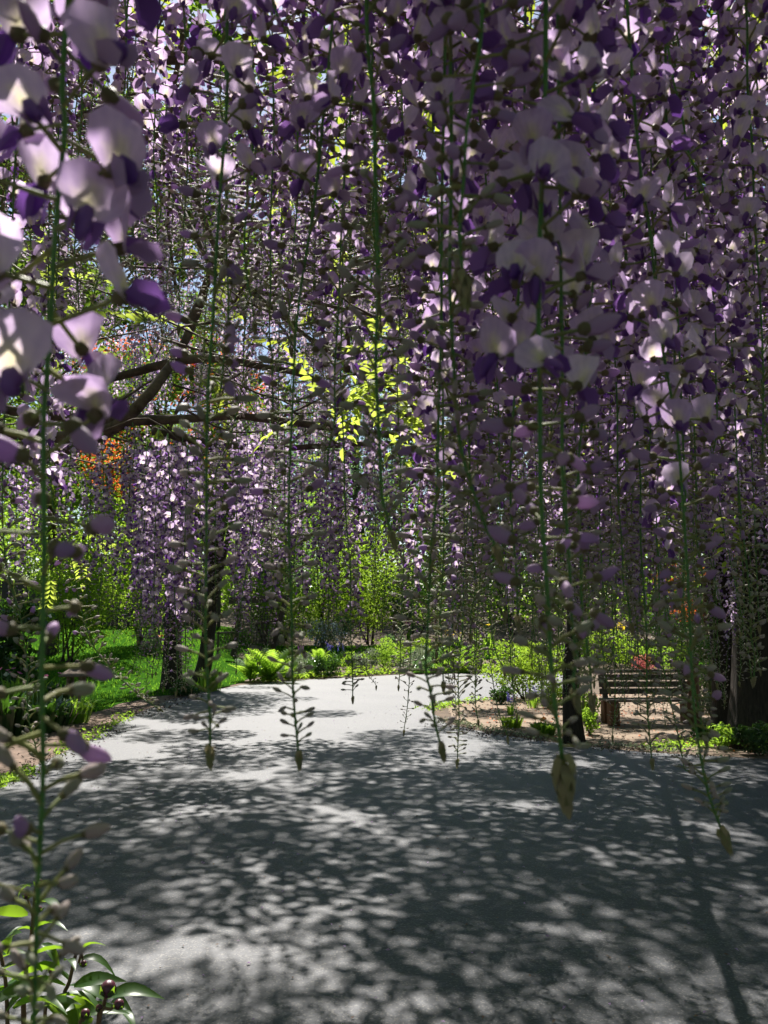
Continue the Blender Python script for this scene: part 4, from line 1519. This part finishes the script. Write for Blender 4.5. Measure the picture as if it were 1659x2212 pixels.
NEAR = [
    # label, polyline, distance, bud_len, young_len, spacing, stem radius, tip scale
    ('closest raceme at far left with big pale open blooms and violet buds below', [(150, -40), (135, 300), (108, 700), (100, 1000), (98, 1450), (88, 1780), (62, 2280)], .31, .12, .1, .0098, .0017, 1.2),
    ('slender raceme of grey green buds ending over the sunlit road just left of the middle', [(487, -40), (490, 260), (468, 600), (450, 900), (438, 1250), (446, 1480), (458, 1610)], .52, .28, .1, .0115, .0016, 1.1),
    ('short stemmed raceme behind the slender left one, high beside the vine', [(538, -40), (545, 160), (548, 330), (530, 520), (545, 700)], .8, .22, .1, .0105, .0016, 1.0),
    ('raceme of well spaced hooked buds hanging straight before the fern bed', [(722, -40), (690, 320), (648, 600), (628, 850), (628, 1150), (636, 1400), (646, 1625)], .6, .30, .1, .0125, .0016, 1.0),
    ('bare thick dark stem with few buds crossing the bright gap in the middle', [(792, -40), (803, 250), (812, 560), (815, 800), (828, 1040), (845, 1150)], .46, .19, .08, .0125, .0019, .9),
    ('slanted raceme near the top with its stem leaning to the right', [(585, -40), (640, 90), (668, 180), (690, 330)], .62, .09, .1, .0105, .0016, 1.0),
    ('raceme with a fat yellowish hanging tip right of the bright gap', [(1048, -40), (1020, 180), (1000, 330), (998, 500), (1003, 585)], .4, .05, .11, .0108, .0017, 1.7),
    ('long raceme with drooping bend ending in a blurred bud knot right of the middle', [(975, 60), (978, 500), (980, 800), (1000, 1010), (1050, 1140), (1075, 1180)], .5, .19, .1, .0118, .0018, 1.0),
    ('raceme with dark upturned buds hanging before the pale road bend', [(960, 100), (948, 600), (944, 950), (936, 1180), (926, 1400), (930, 1500), (946, 1605)], .58, .27, .1, .0125, .0016, 1.0),
    ('thickest bright green stem with a large green tip over the road', [(1186, -40), (1175, 350), (1160, 720), (1163, 1000), (1180, 1280), (1205, 1520), (1216, 1640)], .42, .1, .1, .0108, .002, 2.1),
    ('curving raceme whose pointed tip hangs lowest over the road on the right', [(1375, 280), (1405, 520), (1430, 760), (1462, 960), (1488, 1250), (1500, 1520), (1530, 1690), (1558, 1790)], .62, .17, .1, .0105, .0017, 1.5),
    ('raceme entering at the upper right and bending to the right', [(1435, -40), (1450, 150), (1482, 320), (1530, 420)], .72, .06, .12, .0102, .0017, 1.0),
    ('upright raceme ending before the right part of the bench', [(1455, 480), (1472, 900), (1476, 1200), (1488, 1400), (1520, 1590)], .86, .2, .1, .0105, .0017, 1.0),
    ('raceme at the far right top falling beside the frame edge', [(1612, -40), (1622, 200), (1626, 420), (1640, 700), (1650, 980)], .8, .12, .12, .01, .0017, 1.0),
    ('raceme with dense white mauve blooms in front of the bench post', [(1350, 380), (1362, 700), (1378, 1000), (1380, 1200), (1400, 1450), (1412, 1640)], .98, .22, .1, .0105, .0017, 1.0),
    ('raceme with grey bud tassel ending left of the bench', [(1290, 430), (1268, 800), (1250, 1100), (1256, 1350), (1278, 1500)], .66, .2, .1, .011, .0017, 1.2),
    ('thin raceme with small paired buds over the tan soil at the drive bend', [(1030, 500), (1012, 900), (1000, 1250), (994, 1450), (995, 1640)], 1.25, .3, .1, .0115, .0015, 1.0),
    ('short thin budded raceme right of the paired bud raceme over the soil', [(1085, 600), (1062, 900), (1040, 1200), (1030, 1440), (1036, 1555)], 1.5, .3, .1, .0115, .0015, 1.0),
    ('raceme with pale bud whorls before the blue perennials', [(745, 300), (742, 700), (745, 1000), (752, 1250), (756, 1505)], 1.15, .3, .1, .0115, .0015, .8),
    ('slim raceme ending above the pale road right of the whorled one', [(862, 700), (866, 1000), (866, 1250), (864, 1480)], 1.5, .34, .1, .0115, .0015, .8),
    ('leaning raceme of tiny buds at the lower left before the bark strip', [(10, 1100), (45, 1350), (60, 1560), (100, 1655)], .95, .3, .06, .0115, .0014, .8),
    ('fine budded raceme slanting above the garden lantern', [(110, 1000), (150, 1200), (200, 1400), (285, 1490), (345, 1530)], 1.35, .34, .06, .0115, .0014, .8),
    ('raceme with a woolly pale tip in front of the bench seat', [(1420, 900), (1425, 1200), (1432, 1420), (1470, 1640), (1486, 1665)], 1.3, .25, .1, .0108, .0016, .8),
    ('blurred close raceme with mauve half open buds before the short trunk', [(1212, 600), (1220, 1000), (1232, 1300), (1240, 1440), (1243, 1490)], .47, .06, .16, .0105, .0016, 1.0),
    ('close raceme with grey violet buds falling left of the thickest stem', [(1130, -40), (1122, 500), (1112, 900), (1108, 1150), (1116, 1330)], .7, .14, .14, .0105, .0016, 1.0),
]
for i, (lab, pl, d, bl, yl, sp, rs, ts) in enumerate(NEAR):
    raceme(hang(pl, d), lab, 'wisteria racemes hanging from the vine', 1, bl, yl, sp, 900 + i, rs, ts, 1.12 if i == 0 else 1.0)

# ---- second rank: whole flowers as parts
def zone(x, d):
    """a phrase for where a raceme hangs"""
    for lim, w_ in ((210, 'before the left lawn bed'), (420, 'before the black trunk'), (620, 'before the lattice gate'), (800, 'before the fern bed'), (960, 'over the bright road'),
                    (1120, 'before the bare soil'), (1280, 'before the short trunk'), (1500, 'before the bench'), (9999, 'before the massive trunks')):
        if x < lim:
            break
    return w_


def env(x):
    """how low racemes reach in the photograph"""
    return float(np.interp(x, [0, 200, 330, 450, 560, 700, 860, 1000, 1100, 1250, 1420, 1550, 1659], [1560, 1430, 1500, 1480, 1500, 1480, 1480, 1600, 1540, 1500, 1640, 1560, 1330]))


count = 25
seed = 2000
placed = []
later = []


def free(x, d, gap):
    for (a, b) in placed:
        if abs(b - d) < .5 and abs(a - x) < gap / max(d, .3):
            return False
    return True


def tipz(x, d, m, sg):
    for _ in range(30):
        z = rng.normal(m, sg)
        pr = proj((0, d, z))
        if pr[1] < env(x):
            return z
    return 1.9


tries = 0
n2 = 0
while n2 < 84 and tries < 6000:
    tries += 1
    right = rng.uniform() < .78
    x = rng.uniform(880, 1700) if right else rng.uniform(-30, 880)
    d = rng.uniform(.75, 1.9)
    if not free(x, d, 38):
        continue
    if x < 430:
        ty, fe = rng.uniform(420, 820), rng.normal(360, 110)
    elif x < 900:
        ty, fe = rng.uniform(620, 1260), rng.normal(430, 110)
    else:
        ty, fe = rng.uniform(880, 1500), rng.normal(960, 150)
    if 740 < x < 930 and d < 2.7:
        ty, fe = rng.uniform(520, 760), rng.normal(330, 90)
    ty = min(ty, env(x))
    bl = min(max((ty - fe) * d / F, .07), .5)
    yl = .16 if 430 < x < 900 else .1
    z = P(x, ty, d)[2]
    top = 2.62 + .08 * d + rng.normal(0, .08)
    b = P(x, 1000, d)
    L_ = top - z
    lean = rng.normal(0, .035, 2)
    path = [(b[0] + lean[0], d + lean[1], top), (b[0] + lean[0] * .3, d + lean[1] * .3, z + L_ * .5), (b[0], d, z + .12), (b[0] + rng.normal(0, .012), d, z)]
    seed += 1
    lay = 'close' if d < 1.3 else 'mid-distance'
    lab = '%s lilac racemes hanging %s' % (lay, zone(x, d))
    later.append((lab, x, raceme(path, lab, lab, 2, bl, yl, rng.uniform(.0098, .0112), seed, .0016, 1.0)))
    placed.append((x, d))
    n2 += 1
    count += 1


# ---- third rank: shared shapes, their flowers joined
def straight(L, bud_len, yng_len, spacing, seed, lod_f, lod_y, lod_b, ang=0.0):
    r_ = np.random.default_rng(seed)
    gs, gf, gb = Geo(), Geo(), Geo()
    bend = r_.normal(0, .04, 2)
    pp = smooth_path([(0, 0, 0), (bend[0], bend[1], -L * .5), (bend[0] * .5, bend[1] * .4, -L * .9), (bend[0] * .5 + r_.normal(0, .012), 0, -L)], 24)
    s = arclen(pp)
    gs.add(*tube(pp, np.linspace(.0019, .0011, len(pp)), 4), STEM)
    phi = 0
    for q, kd, sz in nodes(s[-1], spacing, bud_len, yng_len, r_, 1.7):
        pos = np.array([np.interp(s[-1] - q, s, pp[:, k]) for k in range(3)])
        phi += 2.4 + r_.normal(0, .35)
        el = r_.normal(.25, .3) if kd == 'b' else r_.normal(.02, .3)
        ma = node_mat(pos, phi, el, r_.normal(0, .25), sz)
        i = int(r_.integers(NV))
        if kd == 'b':
            gb.put(lod_b[i], ma)
        else:
            gf.put((lod_f if kd == 'f' else lod_y)[i], ma)
    gb.put(TIPG.arr(), Matrix.Translation(pp[-1]) @ Matrix.Scale(.8, 4))
    return gs, gf, gb


VAR = []
for k in range(10):
    L_ = [.75, .85, .95, 1.0, 1.1, 1.2, .8, .9, 1.05, 1.15][k]
    a, b, c = straight(L_, [.12, .2, .24, .16, .28, .24, .1, .14, .2, .3][k], .14, .0105, 700 + k, FLo, YLo, BLo)
    VAR.append((L_, a.mesh('stem', FM), b.mesh('flowers', FM), c.mesh('buds', FM)))


def far_raceme(x, d, top, var, sc, label, group):
    L_, ms, mf, mb_ = VAR[var]
    b = P(x, 1000, d)
    t = thing('wisteria_raceme', label, 'wisteria raceme', (b[0], d, top), 0, group)
    t.rotation_euler = (rng.normal(0, .04), rng.normal(0, .05), rng.uniform(0, 6.28))
    t.scale = (1, 1, sc)
    link('stem', ms, t)
    o = link('flowers', mf, t)
    o['kind'] = 'stuff'
    o = link('buds', mb_, t)
    o['kind'] = 'stuff'
    return t


n3 = 0
tries = 0
while count < 300 and tries < 20000:
    tries += 1
    m_ = rng.uniform()
    x = rng.uniform(-60, 1720) if m_ < .55 else (rng.normal(375, 55) if m_ < .65 else (rng.normal(545, 50) if m_ < .72 else (rng.normal(1415, 60) if m_ < .86 else rng.normal(1235, 40))))
    if rng.uniform() > float(np.interp(x, [-60, 300, 330, 440, 470, 590, 620, 940, 980], [.3, .3, 1, 1, .55, .7, .4, .4, 1])):
        continue
    if x < 960:
        d = rng.uniform(2.6, 4.5)
        ry = rng.normal(955, 30) if x < 680 or rng.uniform() < .8 else rng.uniform(560, 900)
        ty = min(env(x), rng.normal(1370, 90) if x < 440 else rng.normal(1280, 90))
    else:
        d = rng.uniform(1.6, 4.8)
        ry = max(1335 - (2.62 - 1.6) / d * F, 250) + rng.normal(0, 60)
        ty = min(env(x), rng.normal(1430, 90))
    if not free(x, d, 24):
        continue
    roof = P(x, ry, d)[2]
    Lw = roof - P(x, ty, d)[2]
    if Lw < .5 or Lw > 1.6:
        continue
    var = min(range(10), key=lambda k: abs(VAR[k][0] - Lw) + (.0 if rng.uniform() < .6 else .15))
    sc3 = min(1.25, max(.8, Lw / VAR[var][0]))
    lab = '%s curtain racemes %s' % ('farther' if d > 3.4 else 'nearer', zone(x, d))
    later.append((lab, x, far_raceme(x, d, roof, var, sc3, lab, lab)))
    placed.append((x, d))
    n3 += 1
    count += 1

ORD = 'leftmost,second from left,third from left,fourth from left,fifth from left,sixth from left,seventh from left,eighth from left,ninth from left,tenth from left,eleventh from left,twelfth from left,thirteenth from left,fourteenth from left,fifteenth from left,sixteenth from left,seventeenth from left,eighteenth from left,nineteenth from left,twentieth from left'.split(',')


def in_order(rows):
    fam = {}
    for lab, x, o in rows:
        fam.setdefault(lab, []).append((x, o))
    for lab, m in fam.items():
        m.sort(key=lambda r: r[0])
        for i, (x, o) in enumerate(m):
            if len(m) == 1:
                o['label'] = 'the only one of the ' + lab
            elif i == len(m) - 1:
                o['label'] = 'rightmost of the ' + lab
            elif i < max(2, (len(m) + 1) // 2) and i < len(ORD):
                o['label'] = ORD[i] + ' of the ' + lab
            elif len(m) - 1 - i < len(ORD):
                o['label'] = ORD[len(m) - 1 - i].replace('left', 'right') + ' of the ' + lab


in_order(later)
in_order(mounds)

# ---- everything beyond: the upper and farther blossom as one mass
def fl_min(seed):
    r_ = np.random.default_rng(seed)
    g = Geo()
    V, Fc, A = banner(seed, 5, (1.0,))
    g.put((V, Fc, np.full(len(Fc), BAN), A), Matrix.Translation((0, .022, 0)) @ Matrix.Rotation(R(r_.normal(-15, 14)), 4, 'X'))
    g.add([(0, .022, 0), (.004, .03, -.002), (0, .034, -.008), (-.004, .03, -.002), (0, .026, -.007)], [(0, 1, 4), (1, 2, 4), (2, 3, 4), (3, 0, 4)], KEEL)
    g.add([(0, 0, .0006), (0, 0, -.0006), (0, .024, 0)], [(0, 1, 2)], PED)
    return g.arr()


def bd_min(seed):
    g = Geo()
    g.add([(0, 0, .0006), (0, 0, -.0006), (0, .016, 0)], [(0, 1, 2)], PED)
    g.add(*ell((0, .018, 0), (.002, .0045, .0024), 3, 2), BUD)
    return g.arr()


FMn = [fl_min(i) for i in range(NV)]
BMn = [bd_min(i) for i in range(NV)]
FAR = []
for k in range(6):
    g = Geo()
    for q in straight([.5, .6, .7, .8, .9, .65][k], [.12, .2, .25, .3, .3, .2][k], .05, .0125, 800 + k, FMn, FMn, BMn):
        g.put(q.arr(), Matrix())
    FAR.append(g.arr())
g = Geo()
for i in range(560):
    if i < 80:
        x = rng.uniform(60, 480)
        d = rng.uniform(4.4, 7.5)
        y = rng.uniform(120, 800)
    elif i < 420:    # climbing into the trees beyond the gap and over the drive
        x = rng.uniform(300, 1250) if rng.uniform() < .4 else rng.normal(680, 190)
        d = rng.uniform(4.2, 7.5)
        y = rng.uniform(150, 850)
    else:
        x = rng.uniform(-40, 1700)
        d = rng.uniform(5.4, 8.5)
        y = rng.uniform(830, 1010)
        if x < 960 and rng.uniform() < .75:
            continue
    q = P(x, y, d)
    g.put(FAR[int(rng.integers(6))], Matrix.Translation(q) @ Matrix.Rotation(rng.uniform(0, 6.3), 4, 'Z') @ Matrix.Rotation(rng.normal(0, .07), 4, 'X'))
tag(link('wisteria_blossom', g.mesh('wisteria_blossom', FM)), kind='stuff')

# ------------------------------------------------------------------ the vine: old twisting wood, twigs, leaves
vine = thing('wisteria_vine', 'old wisteria vine of twisting brown branches roofing over the drive', 'vine', (cb[0] * 0, 0, 0))
BR = [
    # polyline, distance, start and end width in photo units
    ([(-60, 875), (150, 903), (330, 908), (520, 903), (650, 915), (800, 930)], 3.8, 26, 12),
    ([(-60, 925), (100, 945), (220, 935), (300, 880), (385, 770), (430, 670), (470, 560), (560, 440)], 3.7, 30, 16),
    ([(180, 830), (300, 800), (430, 772), (560, 788), (660, 812), (780, 870)], 4.1, 22, 10),
    ([(330, 930), (430, 948), (560, 962), (700, 955), (880, 948)], 4.0, 20, 8),
    ([(420, 420), (480, 560), (560, 640), (680, 738), (790, 800), (920, 890)], 3.5, 16, 8),
    ([(500, 610), (600, 640), (700, 660), (840, 690)], 3.4, 9, 6),
    ([(770, 340), (795, 430), (785, 560), (755, 680), (750, 800)], 4.6, 20, 12),
    ([(800, 420), (840, 520), (880, 640), (870, 700)], 4.6, 12, 6),
    ([(820, 238), (930, 228), (1040, 236), (1130, 250), (1300, 240)], 2.4, 20, 14),
    ([(810, 290), (900, 300), (1000, 335), (1100, 330)], 2.6, 26, 16),
    ([(330, 250), (370, 400), (420, 500), (470, 600)], 3.2, 16, 12),
    ([(560, 560), (540, 620), (600, 700), (640, 760)], 3.9, 8, 5),
    ([(-60, 1010), (90, 985), (200, 950), (300, 900)], 4.0, 24, 14),
    ([(640, 915), (900, 945), (1150, 940), (1400, 930), (1750, 910)], 4.3, 16, 10),
    ([(880, 950), (1000, 925), (1080, 935)], 4.4, 9, 6),
]


def vine_wood(p, r0, r1, knot=.12, n=8):
    """round wood with grooves, swellings and slight kinks"""
    q = smooth_path(p, 40)
    q = q + np.cumsum(rng.normal(0, 1, q.shape), axis=0) * .0012
    t_ = np.linspace(0, 1, len(q))
    rad = (r0 + (r1 - r0) * t_) * (1 + knot * np.sin(t_ * 21 + rng.uniform(0, 6)) * np.sin(t_ * 8.3))
    V, Fc = tube(q, rad, n)
    k = len(q)
    for j in range(n):
        idx = np.arange(k) * n + j
        tw = 1 + .16 * np.sin(j * 2 * PI / n * 2 + t_ * 14)
        V[idx] = q + (V[idx] - q) * tw[:, None]
    return V, Fc


for (pl, d, w0, w1) in BR:
    p = [P(x, y, d + .12 * math.sin(i * 1.7)) for i, (x, y) in enumerate(pl)]
    g = Geo()
    g.add(*vine_wood(p, w0 * d / F / 2 * 1.02, w1 * d / F / 2 * 1.02))
    link('branch', g.mesh('branch', M['vine']), vine)
# unseen runs of the roof: from the trunk by the bench forward over the camera
for (x0, y0, z0, x1, y1, z1, r) in (
        (cb[0], cb[1], 3.1, -.6, -1.2, 2.75, .04), (cb[0], cb[1], 3.0, 2.6, -1, 2.8, .035), (ab[0] + .3, 9, 3.0, -1.8, -1, 2.8, .04),
        (-3.2, 1.1, 2.86, 3.2, .8, 2.84, .03), (-3.2, 2.2, 2.9, 3.4, 2.4, 2.9, .03), (-3.4, .1, 2.85, 3.2, -.1, 2.85, .03)):
    m_ = np.array([(x0 + x1) / 2, (y0 + y1) / 2, (z0 + z1) / 2 + .12])
    g = Geo()
    g.add(*vine_wood([(x0, y0, z0), m_ + rng.normal(0, .15, 3), (x1, y1, z1)], r, r * .6))
    link('branch', g.mesh('branch', M['vine']), vine)
# twigs
g = Geo()
for i in range(300):
    d = rng.uniform(.4, 6.0)
    x = rng.uniform(-.5 * d - .3, .5 * d + .3)
    a = np.array([x, d, float(np.interp(d, [0, 2, 4, 6], [2.74, 2.66, 2.56, 2.7])) + rng.normal(0, .12)])
    e = a + np.array([rng.normal(0, .35), rng.normal(0, .35), rng.normal(.05, .12)])
    g.add(*tube(smooth_path([a, (a + e) / 2 + rng.normal(0, .05, 3), e], 6), np.linspace(.006, .002, 7), 4))
o = link('twigs', g.mesh('twigs', M['vine']), vine)
o['kind'] = 'stuff'


def wleaf_geo(seed, L=.26, k=6):
    """pinnate leaf: rachis and paired leaflets, drooping"""
    r_ = np.random.default_rng(seed)
    g = Geo()
    t_ = np.linspace(0, 1, 8)
    rp = np.column_stack([.02 * np.sin(t_ * 3), L * t_, -.35 * L * t_ ** 2])
    g.add(*tube(rp, .0011, 3, False), 1)

    def leaflet(q, d, l):
        d = d / np.linalg.norm(d)
        s = np.cross(d, [0, 0, 1.0])
        s /= np.linalg.norm(s) + 1e-9
        nrm = np.cross(s, d)
        wd = l * .2
        V = [q, q + d * l * .3 + s * wd + nrm * .006, q + d * l * .3 - s * wd + nrm * .006, q + d * l * .65 + s * wd * .85 + nrm * .003, q + d * l * .65 - s * wd * .85 + nrm * .003,
             q + d * l - nrm * .008, q + d * l * .3, q + d * l * .65 - nrm * .002]
        g.add(V, [(0, 6, 1), (0, 2, 6), (1, 6, 7), (1, 7, 3), (6, 2, 4), (6, 4, 7), (3, 7, 5), (7, 4, 5)], 0)
    for i in range(k):
        t = .22 + .7 * i / k
        q = np.array([np.interp(t, t_, rp[:, c]) for c in range(3)])
        for s in (-1, 1):
            leaflet(q, np.array([s, .55 + r_.normal(0, .1), -.25 + r_.normal(0, .12)]), (.068 - .02 * abs(t - .5)) * r_.uniform(.85, 1.1))
    leaflet(rp[-1], np.array([r_.normal(0, .1), 1, -.6]), .065)
    return g


WL = [wleaf_geo(i) for i in range(6)]
WL_ME = [q.mesh('leaf', [M['wleaf_sunlit'], M['pedicel']], False) for q in WL]
# leaf sprays the photograph shows
for (x, y, d, n, sx, sy) in ((845, 800, 2.5, 16, 70, 40), (890, 880, 2.6, 12, 80, 30), (1400, 955, 2.6, 14, 50, 45), (1130, 900, 4, 8, 90, 50), (1545, 1065, 2.6, 3, 20, 25), (45, 480, 3.4, 6, 50, 60), (205, 660, 3.6, 7, 50, 45),
                             (330, 850, 4.1, 8, 70, 30), (390, 600, 4.6, 6, 60, 50), (600, 400, 4.6, 7, 90, 50), (820, 680, 5.0, 9, 80, 60), (1640, 640, 3.5, 5, 30, 60), (470, 980, 4.6, 7, 60, 30), (220, 1180, 5.2, 8, 90, 50), (690, 1000, 5, 7, 90, 30)):
    for i in range(n):
        q = P(x + rng.normal(0, sx), y + rng.normal(0, sy), d + rng.normal(0, .15))
        link('leaf', WL_ME[int(rng.integers(6))], vine, Matrix.Translation(q) @ Matrix.Rotation(rng.uniform(0, 6.3), 4, 'Z') @ Matrix.Rotation(rng.normal(-.1, .4), 4, 'X') @ Matrix.Scale(rng.uniform(.8, 1.15) * (.75 if d < 2.7 else 1), 4))
# leafy roof above, shaped for light: thickened for shade, opened to let sun in
g = Geo()
WA = [q.arr() for q in WL]
n_roof = 0
while n_roof < 2400:
    x, y = rng.uniform(-4.2, 4.4), rng.uniform(-4.5, 6.5)
    keep = 1.0 if y < 2.6 else (.75 if x > .4 else .05)
    if -2.2 < x < -.35 and 2.3 < y < 4.2:
        continue
    if x < -.6 and y < 2.6:
        keep = .65
    if -.75 < x < -.0 and .8 < y < 2.0:
        keep = .07
    if y < -1:
        keep *= .6
    if rng.uniform() > keep:
        continue
    z = float(np.interp(y, [0, 2, 4, 6], [2.95, 2.95, 2.95, 3.1])) + rng.uniform(0, .55)
    g.put(WA[int(rng.integers(6))], Matrix.Translation((x, y, z)) @ Matrix.Rotation(rng.uniform(0, 6.3), 4, 'Z') @ Matrix.Rotation(rng.normal(0, .4), 4, 'X') @ Matrix.Scale(rng.uniform(.85, 1.2), 4))
    n_roof += 1
o = link('foliage', g.mesh('foliage', [M['wleaf'], M['pedicel']], False), vine)
o['kind'] = 'stuff'

# ------------------------------------------------------------------ peony in the near left corner
def pleaf_geo(seed, L=.105):
    r_ = np.random.default_rng(seed)
    g = Geo()
    n = 7
    fold, dr = r_.uniform(.12, .3), r_.uniform(.08, .4)
    V, Fc = [], []
    for i in range(n):
        t = i / (n - 1)
        wd = L * .15 * math.sin(PI * min(1, .04 + t * .96) ** .8) + .0004
        y = L * t
        z = .012 * math.sin(t * PI) - dr * L * t * t
        V += [(-wd, y, z + wd * fold * 2), (0, y, z), (wd, y, z + wd * fold * 2)]
    for i in range(n - 1):
        a = i * 3
        Fc += [(a, a + 1, a + 4), (a, a + 4, a + 3), (a + 1, a + 2, a + 5), (a + 1, a + 5, a + 4)]
    g.add(V, Fc, 0)
    return g


PL = [pleaf_geo(40 + i) for i in range(6)]
PL_ME = [q.mesh('leaf', M['peony'], True) for q in PL]
gbud = Geo()
gbud.add(*ell((0, 0, 0), (1, 1.05, 1), 10, 7, Matrix.Rotation(PI / 2, 4, 'X')))
BUDM = gbud.mesh('bud', M['peonybud'])
gsep = Geo()
for k in range(5):
    a = 2 * PI * k / 5 + .3
    d = np.array([math.cos(a), math.sin(a), 0])
    s = np.array([-d[1], d[0], 0])
    gsep.add([d * .3 + [0, 0, -1.02], d * .95 + s * .45 + [0, 0, -.55], d * .95 - s * .45 + [0, 0, -.55], d * 1.12 + [0, 0, .1], d * (1.9 if k % 2 else 1.3) + [0, 0, .5]], [(0, 1, 2), (1, 3, 2), (1, 4, 3), (3, 4, 2)])
SEPM = gsep.mesh('sepal', M['peony'], False)

PD = 1.62
pe = thing('peony', 'peony plant with dark red round buds and glossy green leaves in the near corner', 'peony', (-.68, PD, 0))


def pw(x, y, dd=0.0):
    return P(x, y, PD + dd) - np.array([-.68, PD, 0])


STM = [
    ([(60, 2500), (50, 2150), (62, 2080), (70, 2000), (78, 1908)], 0.0, .0048),
    ([(150, 2500), (135, 2190), (150, 2120), (165, 2010 + 46)], -.06, .0042),
    ([(205, 2500), (212, 2215), (222, 2180), (233, 2135)], -.12, .0042),
    ([(205, 2500), (214, 2210), (240, 2180), (256, 2172)], -.14, .003),
    ([(20, 2500), (15, 2180), (5, 2080), (-20, 1990)], -.05, .004),
    ([(100, 2500), (96, 2215), (105, 2150), (110, 2100)], .08, .004),
    ([(170, 2080), (176, 2060), (180, 2042 + 38)], -.05, .0024),
    ([(70, 2000), (80, 1975), (82, 1968)], .0, .0022),
    ([(72, 1985), (62, 1950), (58, 1938)], .0, .0022),
    ([(176, 2500), (172, 2230), (180, 2205), (184, 2192)], -.15, .003),
]
for (pl, dd, r) in STM:
    g = Geo().add(*tube(smooth_path([pw(x, y, dd) for x, y in pl], 14), np.linspace(r, r * .6, 15)[:len(smooth_path(pl, 14))], 7))
    link('stem', g.mesh('stem', M['peonystem']), pe)
for (x, y, dd, r) in ((84, 1908, 0, 12), (58, 1936, 0, 9), (84, 1964, 0, 9), (166, 2052, -.06, 13), (180, 2082, -.05, 9), (234, 2136, -.12, 22), (257, 2170, -.14, 14), (214, 2178, -.13, 10), (184, 2190, -.15, 13), (112, 2096, .08, 9)):
    rr = .74 * r * (PD + dd) / F
    o = link('bud', BUDM, pe, Matrix.Translation(pw(x, y, dd)) @ Matrix.Rotation(rng.normal(0, .2), 4, 'X') @ Matrix.Scale(rr, 4))
    link('sepal', SEPM, o, Matrix.Rotation(rng.uniform(0, 6), 4, 'Z'))
LV = [(70, 1912, -120, 40), (80, 1912, -30, 40), (66, 1915, 200, 40), (78, 1950, -35, 95), (60, 1975, 200, 80), (75, 2010, 10, 80), (70, 2010, 170, 60), (90, 2040, -60, 70), (55, 2060, 230, 90),
      (60, 2070, -20, 110), (140, 2075, -10, 60), (160, 2056, 165, 60), (172, 2056, 20, 50), (168, 2075, -45, 85), (150, 2120, -160, 130), (140, 2130, 190, 140), (160, 2130, -15, 100), (120, 2150, 170, 140),
      (100, 2170, -25, 130), (60, 2150, 200, 120), (40, 2120, 220, 120), (30, 2180, -10, 130), (226, 2160, 175, 90), (232, 2156, -15, 105), (215, 2190, 160, 110), (240, 2165, -5, 80), (250, 2190, -30, 80), (20, 2060, 60, 100),
      (0, 2140, 10, 120), (120, 2200, 20, 120), (180, 2200, 190, 110), (90, 2100, 150, 100), (8, 2200, 40, 120), (150, 2205, -15, 120), (70, 2205, 30, 130), (200, 2205, 170, 100)]
for i, (x, y, an_, lp) in enumerate(LV):
    dd = rng.normal(-.04, .05)
    sc_ = lp * PD / F / .105 * 1.0
    az = R(an_)
    dirv = Vector((math.cos(az), rng.normal(-.25, .5), math.sin(az) * .6 + .3))
    q = dirv.to_track_quat('Y', 'Z').to_matrix().to_4x4()
    link('leaf', PL_ME[i % 6], pe, Matrix.Translation(pw(x, y, dd)) @ q @ Matrix.Rotation(rng.normal(0, .5), 4, 'Y') @ Matrix.Scale(sc_, 4))

print('racemes', count, 'second', n2, 'third', n3, 'objects', len(bpy.data.objects))
